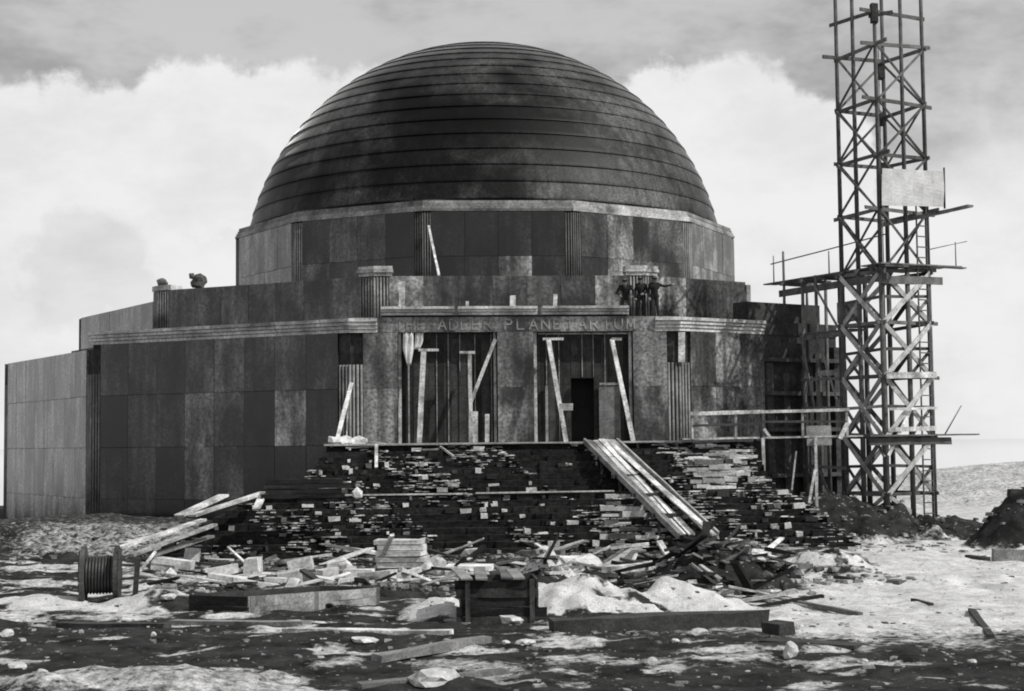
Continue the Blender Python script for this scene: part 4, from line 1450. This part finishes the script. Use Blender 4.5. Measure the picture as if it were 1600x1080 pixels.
# mortar trough: long box with a pale long side and a dark end
def build_trough():
    a = G(388, 956); b_ = G(592, 940); e = G(288, 952)
    lx = (b_ - a); lx.z = 0; ln = lx.length; lx.normalize()
    ex = (e - a); ex.z = 0; el = min(ex.length, 1.6); ex.normalize()
    z = min(TZ(a.x, a.y), TZ(b_.x, b_.y)) - 0.08
    r = thing('mortar_trough', (a.x, a.y, z), 'long wooden mortar trough with a pale sunlit side in the foreground', 'trough')
    H = 0.48
    def side(p, q, h0, th, nm, t, mat='wood', n=2):
        for i in range(n):
            hh = H / n
            bar(nm, Vector((p.x, p.y, z + hh * (i + .5))), Vector((q.x, q.y, z + hh * (i + .5))), th, hh - 0.008, M[mat], r, t=t * random.uniform(.6, 1.2), jit=0.016)
    c1, c2, c3, c4 = a, a + lx * ln, a + lx * ln + ex * el, a + ex * el
    side(c1, c2, H, 0.05, 'side_board', 0.55)
    side(c4 + lx * 0.03, c3, H, 0.05, 'side_board', 0.3, 'oldwood')
    side(c1 + ex * 0.03, c4, H, 0.05, 'end_board', 0.35, 'darkwood')
    side(c2 + ex * 0.03, c3, H, 0.05, 'end_board', 0.5, 'oldwood')
    prism('floor', [((c1 + ex * .03 + lx * .03).x, (c1 + ex * .03 + lx * .03).y), ((c2 + ex * .03).x, (c2 + ex * .03).y), (c3.x, c3.y), (c4.x, c4.y)], z + 0.02, z + 0.06, M['darkwood'], r)
    for f in (0.02, 0.5, 0.98):
        q = a + lx * ln * f - ex * 0.04
        bar('cleat', Vector((q.x, q.y, z)), Vector((q.x, q.y, z + H)), 0.09, 0.04, M['oldwood'], r, t=1.5)


build_trough()


# stacks of stone slabs
def stack(px0, px1, pyb, n, label_top, dz=0.13, depth=0.9, grp=None):
    a = G(px0, pyb); b_ = G(px1, pyb)
    z = TZ((a.x + b_.x) / 2, (a.y + b_.y) / 2) + 0.02
    for i in range(n):
        sh = random.uniform(-0.12, 0.12); sh2 = random.uniform(-0.1, 0.1)
        th = dz * random.uniform(0.75, 1.0)
        p = Vector((a.x + sh, a.y, z + dz * i + th / 2)); q = Vector((b_.x + sh2, b_.y + random.uniform(-.15, .15), z + dz * i + th / 2 + random.uniform(-.015, .015)))
        o = bar('stone_slab', p, q, depth * random.uniform(.8, 1), th * 0.9, M['stone'], t=random.uniform(0.9, 1.25), jit=0.012)
        yield o, i


words = ['lowest', 'second', 'third', 'fourth', 'fifth', 'topmost']
for o, i in stack(588, 664, 890, 6, None, dz=0.175):
    tag(o, '%s white stone slab of the neat stack at the foot of the steps' % words[i], 'slab', 'stacked white slabs at the foot of the steps')
for o, i in stack(703, 770, 900, 2, None, dz=0.2, depth=1.2):
    tag(o, ('lower' if i == 0 else 'upper') + ' pale slab of the pair lying right of the white slab stack', 'slab')


# dark crate in the middle of the sand
def build_crate():
    a = G(722, 975); b_ = G(842, 975)
    z = min(TZ(a.x, a.y), TZ(b_.x, b_.y)) - 0.05
    r = thing('dark_crate', ((a.x + b_.x) / 2, a.y, z), 'large dark timber crate half buried in pale sand in the foreground', 'crate')
    w = b_.x - a.x; H = 0.95; dp = 1.3
    for i in range(5):
        zz = z + H / 5 * (i + .5)
        bar('front_board', (a.x - random.uniform(0, .15), a.y, zz), (b_.x + random.uniform(-.5, .2), a.y + random.uniform(-.03, .03), zz + random.uniform(-.04, .04)), 0.04, H / 5 - 0.012, M['darkwood'], r, t=random.uniform(.3, 1.0), jit=0.02)
        bar('back_board', (a.x, a.y + dp, zz), (b_.x, a.y + dp, zz), 0.04, H / 5 - 0.012, M['darkwood'], r, jit=0.008)
        for x in (a.x + 0.0, b_.x):
            bar('side_board', (x, a.y + 0.03, zz), (x, a.y + dp - 0.03, zz), 0.04, H / 5 - 0.012, M['darkwood'], r, t=random.uniform(.6, 1.4), jit=0.006)
    for i in (0, 1, 3, 4):
        x = a.x + w * (i + .5) / 6 + random.uniform(-.05, .05)
        bar('lid_board', (x, a.y - random.uniform(0, .25), z + H + 0.02), (x + random.uniform(-.2, .2), a.y + dp + 0.1, z + H + random.uniform(.02, .16)), w / 6 - 0.012, 0.035, M['oldwood'], r, t=random.uniform(.5, 1.5), jit=0.006)
    for x in (a.x + 0.12, b_.x - 0.12):
        bar('batten', (x, a.y - 0.045, z), (x, a.y - 0.045, z + H), 0.1, 0.04, M['darkwood'], r, t=1.4)


build_crate()

# long timbers and planks lying about
ground_bar(862, 978, 1196, 966, 0.42, 0.42, 'long heavy dark squared timber lying across the foreground in front of the sand', 'timber', 'timber_beam', 'oldwood', 0.3, lift0=-.16, lift1=-.05)
ground_bar(445, 980, 705, 985, 0.30, 0.10, 'long pale plank lying flat on the mud in front of the mortar trough', t=1.1)
ground_bar(588, 1026, 762, 1000, 0.26, 0.14, 'grey timber lying aslant in the mud below the crate', 'timber', 'timber_beam', 'oldwood', 1.2)
ground_bar(560, 1062, 790, 1040, 0.2, 0.1, 'half sunk grey plank in the muddy foreground', mat='oldwood', t=0.9)
ground_bar(95, 968, 262, 975, 0.3, 0.12, 'dark plank lying in the mud in front of the cable reel', mat='darkwood', t=1.3)
ground_bar(270, 962, 480, 972, 0.35, 0.10, 'long grey plank lying on the mud in front of the trough end', mat='oldwood', t=1.3)
ground_bar(948, 903, 1048, 888, 0.30, 0.22, 'short thick pale timber lying on the rubbish heap', 'timber', 'timber_beam', 'wood', 1.0, lift0=.15, lift1=.1)
ground_bar(945, 890, 1015, 850, 0.28, 0.14, 'grey board propped aslant behind the short thick pale timber', 'board', 'board', 'oldwood', 2.0, lift0=.05, lift1=.25)
ground_bar(930, 884, 985, 858, 0.10, 0.08, 'thin dark batten behind the slanting grey board', 'batten', 'batten', 'oldwood', 0.8, lift1=.25)
ground_bar(1115, 836, 1218, 822, 0.16, 0.09, 'thin pale plank resting on the lower steps right of the ramp', t=1.2, z0=0.9, z1=1.15)
ground_bar(1205, 912, 1265, 890, 0.2, 0.16, 'dark short log right of the rubbish heap', 'log', 'log', 'oldwood', 0.6)
ground_bar(1180, 875, 1215, 900, 0.22, 0.06, 'narrow white board lying aslant on the rubbish heap', 'board', 'board', 'wood', 1.3, lift0=.25, lift1=.05)
ground_bar(1185, 878, 1222, 862, 0.16, 0.06, 'short white board sticking up behind the rubbish heap', 'board', 'board', 'wood', 1.3, lift0=.2, lift1=.3)
ground_bar(1180, 930, 1330, 946, 0.10, 0.08, 'upper of two long thin pale poles lying on the sand at the right', 'pole', 'pole', 'wood', 0.9)
ground_bar(1220, 930, 1345, 953, 0.12, 0.09, 'lower dark one of two long thin poles lying on the sand', 'pole', 'pole', 'oldwood', 0.8)
ground_bar(1426, 931, 1456, 937, 0.10, 0.08, 'short dark stick lying alone on the pale sand at the right', 'stick', 'stick', 'darkwood', 1)
ground_bar(1306, 897, 1333, 907, 0.14, 0.1, 'short dark slanting stick on the sand near the steps', 'stick', 'stick', 'darkwood', 1)
ground_bar(1518, 946, 1548, 985, 0.14, 0.08, 'short dark board end in the sand by the right edge', 'board', 'board', 'darkwood', 1)
ground_bar(1203, 980, 1231, 984, 0.4, 0.26, 'short dark log end lying beside the end of the heavy timber', 'log', 'log', 'darkwood', 1)
ground_bar(1195, 992, 1345, 1004, 0.5, 0.06, 'dark wet board lying in the mud below the pale sand', 'board', 'board', 'darkwood', 1.2)
# planks at the left end of the steps
def free_bar(p, q, w, h, label, cat='plank', name='plank', mat='wood', t=1.2):
    return tag(bar(name, p, q, w, h, M[mat], t=t), label, cat)
free_bar(at(280, 806, -33.2), at(350, 774, -31.8), 0.5, 0.07, 'wide pale plank sticking up at the left end of the steps')
free_bar(at(300, 806, -33.8), at(412, 770, -31.6), 0.42, 0.07, 'long pale plank lying against the left end of the steps below the raised one', t=1.0)
for i, (x0, y0, x1, y1, t, nm) in enumerate([(180, 858, 318, 812, 1.1, 'uppermost'), (205, 868, 335, 820, 0.6, 'second'), (190, 850, 275, 830, 0.9, 'shortest'), (228, 872, 330, 838, 0.35, 'darkest')]):
    a = at(x0, y0, -39.0 + i * 0.3); b_ = at(x1, y1, -35.6 + i * 0.3)
    a.z = max(a.z, TZ(a.x, a.y) + 0.05)
    free_bar(a, b_, 0.24, 0.07, '%s of the thin planks spread down from the left end of the steps' % nm, t=t)
free_bar(at(217, 895, -43.5), at(243, 862, -42.5), 0.06, 0.05, 'thin pale lath leaning right of the cable reel', 'lath', 'lath')
free_bar(at(398, 893, -38.8), at(356, 855, -37.5), 0.07, 0.05, 'thin pale lath rising from the white block near the steps', 'lath', 'lath')
ground_bar(150, 812, 266, 815, 0.5, 0.16, 'long pale board lying on the ground at the foot of the left wall', mat='oldwood', t=1.8)
free_bar(at(400, 796, -33.9), at(412, 770, -33.2), 0.25, 0.06, 'short pale board end standing at the left end of the landing', 'board', 'board')


# litter on the platform's left end
lit = [((515, 698, -27.0), (560, 690, -26.2), 0.2, 'palest board of the litter on the left end of the platform', 1.3),
       ((560, 688, -26.4), (640, 700, -27.0), 0.12, 'long lath slanting down in the litter on the left end of the platform', 1.1),
       ((540, 700, -27.1), (655, 694, -26.6), 0.14, 'long lath slanting up in the litter on the left end of the platform', 1.0),
       ((588, 695, -27.3), (588, 731, -28.2), 0.12, 'short white upright strip hanging over the top steps', 1.2),
       ((660, 703, -27.1), (686, 702, -27.1), 0.14, 'short white strip on the platform edge below the left doorway', 1.2),
       ((688, 698, -27.2), (709, 713, -27.6), 0.08, 'thin lath hanging over the platform edge below the left doorway', 1.0)]
for (a, b_, w, lb, t) in lit:
    p, q = at(*a), at(*b_)
    free_bar(p, q, w, 0.06, lb, 'lath' if 'lath' in lb else 'strip' if 'strip' in lb else 'board', 'lath' if 'lath' in lb else 'strip' if 'strip' in lb else 'board', t=t)
c = at(533, 690, -26.5); c.z = PLAT + 0.15
lump('plaster_heap', c, 0.32, 'small white heap of plaster at the left end of the platform', 'heap', M['stone'], 1.2, 3, (1.2, 1, .9), rough=.35)
c = at(558, 692, -26.7); c.z = PLAT + 0.12
lump('plaster_lump', c, 0.24, 'jagged white lump of plaster right of the heap on the platform', 'lump', M['stone'], 1.2, 13, (1.3, 1, .9), rough=.4)
c = at(558, 776, -33.3); c.z = LAY[8][0] + 0.14
b = lump('stone_block', c, 0.22, 'single white stone block sitting on the landing of the steps', 'block', M['stone'], 1.2, 4, (1, 1, 1), rough=.12, n=1)
# dark opening left of it: a low dark timber stack on the landing
a = at(410, 775, -33.3); b_ = at(552, 773, -33.0)
for i in range(4):
    free_bar(Vector((a.x + random.uniform(-.1, .2), a.y, LAY[8][0] + 0.10 + i * 0.16)), Vector((b_.x - random.uniform(0, .4), b_.y, LAY[8][0] + 0.10 + i * 0.16)), 0.45, 0.15,
             '%s black plank of the pile on the left of the landing' % ['lowest', 'second', 'third', 'topmost'][i], mat='darkwood', t=0.4)


# loose pale blocks near the foot of the steps
blocks = [(270, 893, 50, 13), (345, 899, 38, 11), (300, 880, 10, 20), (355, 912, 44, 12), (455, 905, 34, 13), (470, 890, 30, 14), (513, 902, 22, 12), (520, 893, 14, 14), (545, 896, 14, 12), (498, 912, 36, 8),
          (560, 900, 36, 10), (590, 905, 46, 10), (395, 896, 18, 18), (545, 912, 26, 8), (430, 912, 24, 8), (640, 903, 30, 10)]
for i, (px, py, w, h) in enumerate(blocks):
    p = G(px, py)
    sc = (p.y - EYE.y) / FPX
    W, Hh = w * sc * 1.25, h * sc * 1.35
    z = TZ(p.x, p.y)
    an = random.uniform(-.5, .5)
    d = Vector((math.cos(an), math.sin(an), random.uniform(-.25, .25))) * W / 2
    cpt = Vector((p.x, p.y, z + Hh * .45))
    o = bar('stone_block', cpt - d, cpt + d, max(Hh * 1.4, .2), Hh, M['stone'], t=random.uniform(.95, 1.25), jit=0.04)
    tag(o, 'pale broken stone block in the litter along the foot of the steps', 'block', 'pale blocks along the foot of the steps')

# white stones in the mud
stones = [(678, 1066, 80, 18), (1018, 1043, 20, 12), (1055, 1005, 12, 7), (820, 1010, 30, 9), (570, 1007, 40, 10), (240, 999, 10, 7), (28, 1050, 28, 14), (65, 1062, 20, 12), (10, 995, 24, 10), (1235, 1035, 24, 26),
          (790, 1010, 14, 7), (1345, 1000, 10, 6), (1520, 1047, 14, 8), (1350, 1042, 14, 8), (1100, 1028, 30, 10), (940, 1042, 12, 6), (1270, 928, 14, 8), (1320, 893, 14, 10), (1090, 997, 34, 5), (1250, 974, 12, 8)]
for i, (px, py, w, h) in enumerate(stones):
    p = G(px, py); sc = (p.y - EYE.y) / FPX
    o = lump('stone', Vector((p.x, p.y, TZ(p.x, p.y) + h * sc * .3)), w * sc / 2, None, None, M['stone'], random.uniform(.8, 1.2), 20 + i, (1, 1.1, max(h / w * 1.2, .35)), rough=.2)
    if i == 0: tag(o, 'largest flat white stone lying in the mud at the bottom edge', 'stone')
    else: tag(o, 'loose white stone lying in the mud and sand of the foreground', 'stone', 'loose white stones in the foreground')

# rags, sheets and boards on the sand and the rubbish heap
for i, (px, py, r, sq, t, lb) in enumerate([
        (905, 888, .55, (1.1, .8, .6), 1.1, 'crumpled white sack lying on the sand left of the timbers'),
        (1025, 838, .22, (.7, .7, .7), 1.2, 'small white lump just left of the ramp foot'),
        (1145, 862, .30, (1.3, .7, .5), .9, 'grey lump at the right of the ramp foot'),
        (1150, 893, .18, (1, .8, .9), .6, 'grey stone on the dark rubbish heap'),
        (1085, 885, .12, (1, 1, 1), .8, 'smallest grey stone on the dark rubbish heap'),
        (1195, 905, .26, (1, .8, .7), 1.1, 'white lump at the right edge of the rubbish heap'),
        (1300, 832, .14, (1, 1, 1), 1.2, 'white stone on the dark earth below the scaffold'),
        (785, 838, .14, (.8, .8, 1.1), 1.2, 'white lump on the lower steps behind the sand heap'),
        (775, 936, .10, (1, 1, 1.2), 1.1, 'small white chip on sand before the left half of the crate'),
        (800, 976, .16, (1.3, 1, .8), 1.1, 'white chip lying at the foot of the dark crate'),
        (680, 900, .40, (.9, .8, .8), .9, 'pale rough lump left of the dark crate')]):
    p = G(px, py)
    z = max(TZ(p.x, p.y), step_top(p.x, p.y))
    lump('sack' if 'sack' in lb else 'rock', Vector((p.x, p.y, z + r * sq[2] * .6)), r, lb, 'sack' if 'sack' in lb else 'rock', M['stone'], t, 60 + i, sq, rough=.3)


# dark jumble of short boards on the rubbish heap
jb = []
hx, hy = HEAPS[8][0]
for i in range(46):
    an = random.uniform(0, 6.28); rr = random.uniform(0, 1) ** .6
    x, y = hx + math.cos(an) * rr * 2.4, hy + math.sin(an) * rr * 2.2
    z = TZ(x, y) + random.uniform(0, .22)
    d = Vector((random.uniform(-1, 1), random.uniform(-1, 1), random.uniform(-.35, .35))).normalized() * random.uniform(.25, .8)
    p, q = Vector((x, y, z)) - d, Vector((x, y, z)) + d
    o = bar('broken_board', p, q, random.uniform(.08, .24), random.uniform(.03, .09), M['oldwood'], t=random.choice([.15, .2, .3, .3, .5, 1.0, 2.4]), jit=.015)
    tag(o, 'short broken board in the dark jumbled rubbish heap right of the sand', 'board', 'broken boards of the rubbish heap')


def zone(px):
    return ('between the cable reel and the trough' if px < 400 else 'left of the white slab stack' if px < 575 else 'beside the white slab stack' if px < 700 else 'just behind the dark crate' if px < 860
            else 'on the sand behind the heavy timber' if px < 1010 else 'below the foot of the ramp' if px < 1120 else 'right of the ramp foot')


# litter of broken boards, laths and plaster thrown down between the steps and the sand
for i in range(230):
    px = random.choice([random.uniform(250, 720), random.uniform(660, 1240), random.uniform(820, 1240)])
    py = random.uniform(866, 925) if px < 1000 else random.uniform(848, 945)
    p = G(px, py)
    if p.y > -33.4: continue
    z = TZ(p.x, p.y) + random.uniform(0, .15)
    d = Vector((random.uniform(-1, 1), random.uniform(-.8, .8), random.uniform(-.12, .22))).normalized() * random.uniform(.2, 1.0)
    c_ = Vector((p.x, p.y, z + abs(d.z) * .6))
    tt = random.choice([.05, .08, .1, .15, .2, .3, .8, 2.6, 3.2, 3.6])
    if tt > 1: d *= 1.25
    o = bar('broken_lath', c_ - d, c_ + d, random.uniform(.06, .22) * (1.5 if tt > 1 else 1), random.uniform(.03, .10), M['oldwood'], t=tt, jit=.022)
    tag(o, '%s broken lath in the litter %s' % ('dark' if tt < .5 else 'grey' if tt < 1 else 'pale', zone(px)), 'board', 'litter of broken laths below the steps')
for i in range(70):
    px = random.uniform(260, 1240); py = random.uniform(870, 950)
    p = G(px, py)
    r = random.uniform(.07, .24)
    o = lump('plaster_chunk', Vector((p.x, p.y, TZ(p.x, p.y) + r * .4)), r, '%s rough chunk of rubble in the litter %s' % ('dark' if (tt := random.choice([.06, .08, .15, .5, 1.0, 1.15])) < .3 else 'pale', zone(px)), 'chunk', M['stone'],
             tt, 200 + i, (random.uniform(.8, 1.5), 1, random.uniform(.5, .9)), group='chunks in the litter below the steps', rough=.4, n=1)


# fine rubble nobody could count
def build_rubble():
    vs, fs = [], []
    base = [(-.5, -.5, -.4), (.5, -.5, -.4), (.5, .5, -.4), (-.5, .5, -.4), (-.4, -.4, .4), (.4, -.45, .4), (.45, .4, .4), (-.4, .45, .4)]
    xs, ys, ss = [], [], []
    def add(n, x0, x1, y0, y1, smin, smax):
        xs.append(RNG.uniform(x0, x1, n)); ys.append(RNG.uniform(y0, y1, n)); ss.append(smin + (smax - smin) * RNG.random(n) ** 3)
    add(3000, -18, 6, -62, -34, .02, .12)
    add(500, 6, 18, -62, -34, .02, .10)
    add(3200, -11, 9, -46, -34.2, .03, .26)
    add(1200, 6, 19, -34, -22, .04, .22)
    add(700, -20, -8, -34, -24, .04, .22)
    X, Y, Sz = map(np.concatenate, (xs, ys, ss))
    Z = terrain(X, Y)
    for x, y, z, s in zip(X, Y, Z, Sz):
        a = random.uniform(0, 6.28); ca, sa = math.cos(a), math.sin(a)
        l = random.uniform(.7, 2.2)
        n = len(vs)
        for bx, by, bz in base:
            bx *= l * random.uniform(.7, 1.2); by *= random.uniform(.7, 1.2); bz *= random.uniform(.5, .9)
            vs.append((x + (bx * ca - by * sa) * s, y + (bx * sa + by * ca) * s, z + bz * s))
        fs += [tuple(i + n for i in f) for f in BOXF]
    m = material('mixed_rubble', 0.2, 0.9, 0.2, 0.95, 0.9, fine=3, fine_var=0.7, bump=0.3)
    o = mesh_obj('rubble', vs, fs, m, loc=(0, -45, 0))
    tag(o, 'small stones and chips strewn over the site', kind='stuff')


build_rubble()


# ------------------------------------------------------------------ right edge: trestle and log
def build_trestle():
    p = at(1590, 770, -18.0)
    a0 = at(1576, 770, -18.0)
    r = thing('timber_trestle', (a0.x, a0.y, TZ(a0.x, a0.y)), 'dark timber trestle behind the earth heap at the right edge', 'trestle')
    bar('top_beam', a0, a0 + Vector((2.2, .3, -.1)), .3, .32, M['darkwood'], r)
    for dx in (0.25, 1.9):
        for s in (-1, 1):
            q = a0 + Vector((dx, .05, -.1))
            e = Vector((q.x - .45 if s < 0 else q.x + .3, q.y + s * .6, TZ(q.x, q.y) - .1))
            bar('leg', q, e, .14, .12, M['darkwood'], r)


build_trestle()
ground_bar(1552, 868, 1640, 868, 0.42, 0.40, 'grey weathered log lying on the ground by the right edge', 'log', 'log', 'oldwood', 1.4)
ground_bar(1512, 862, 1542, 866, 0.2, 0.14, 'short dark timber left of the log by the right edge', 'timber', 'timber_beam', 'darkwood', 1.2)
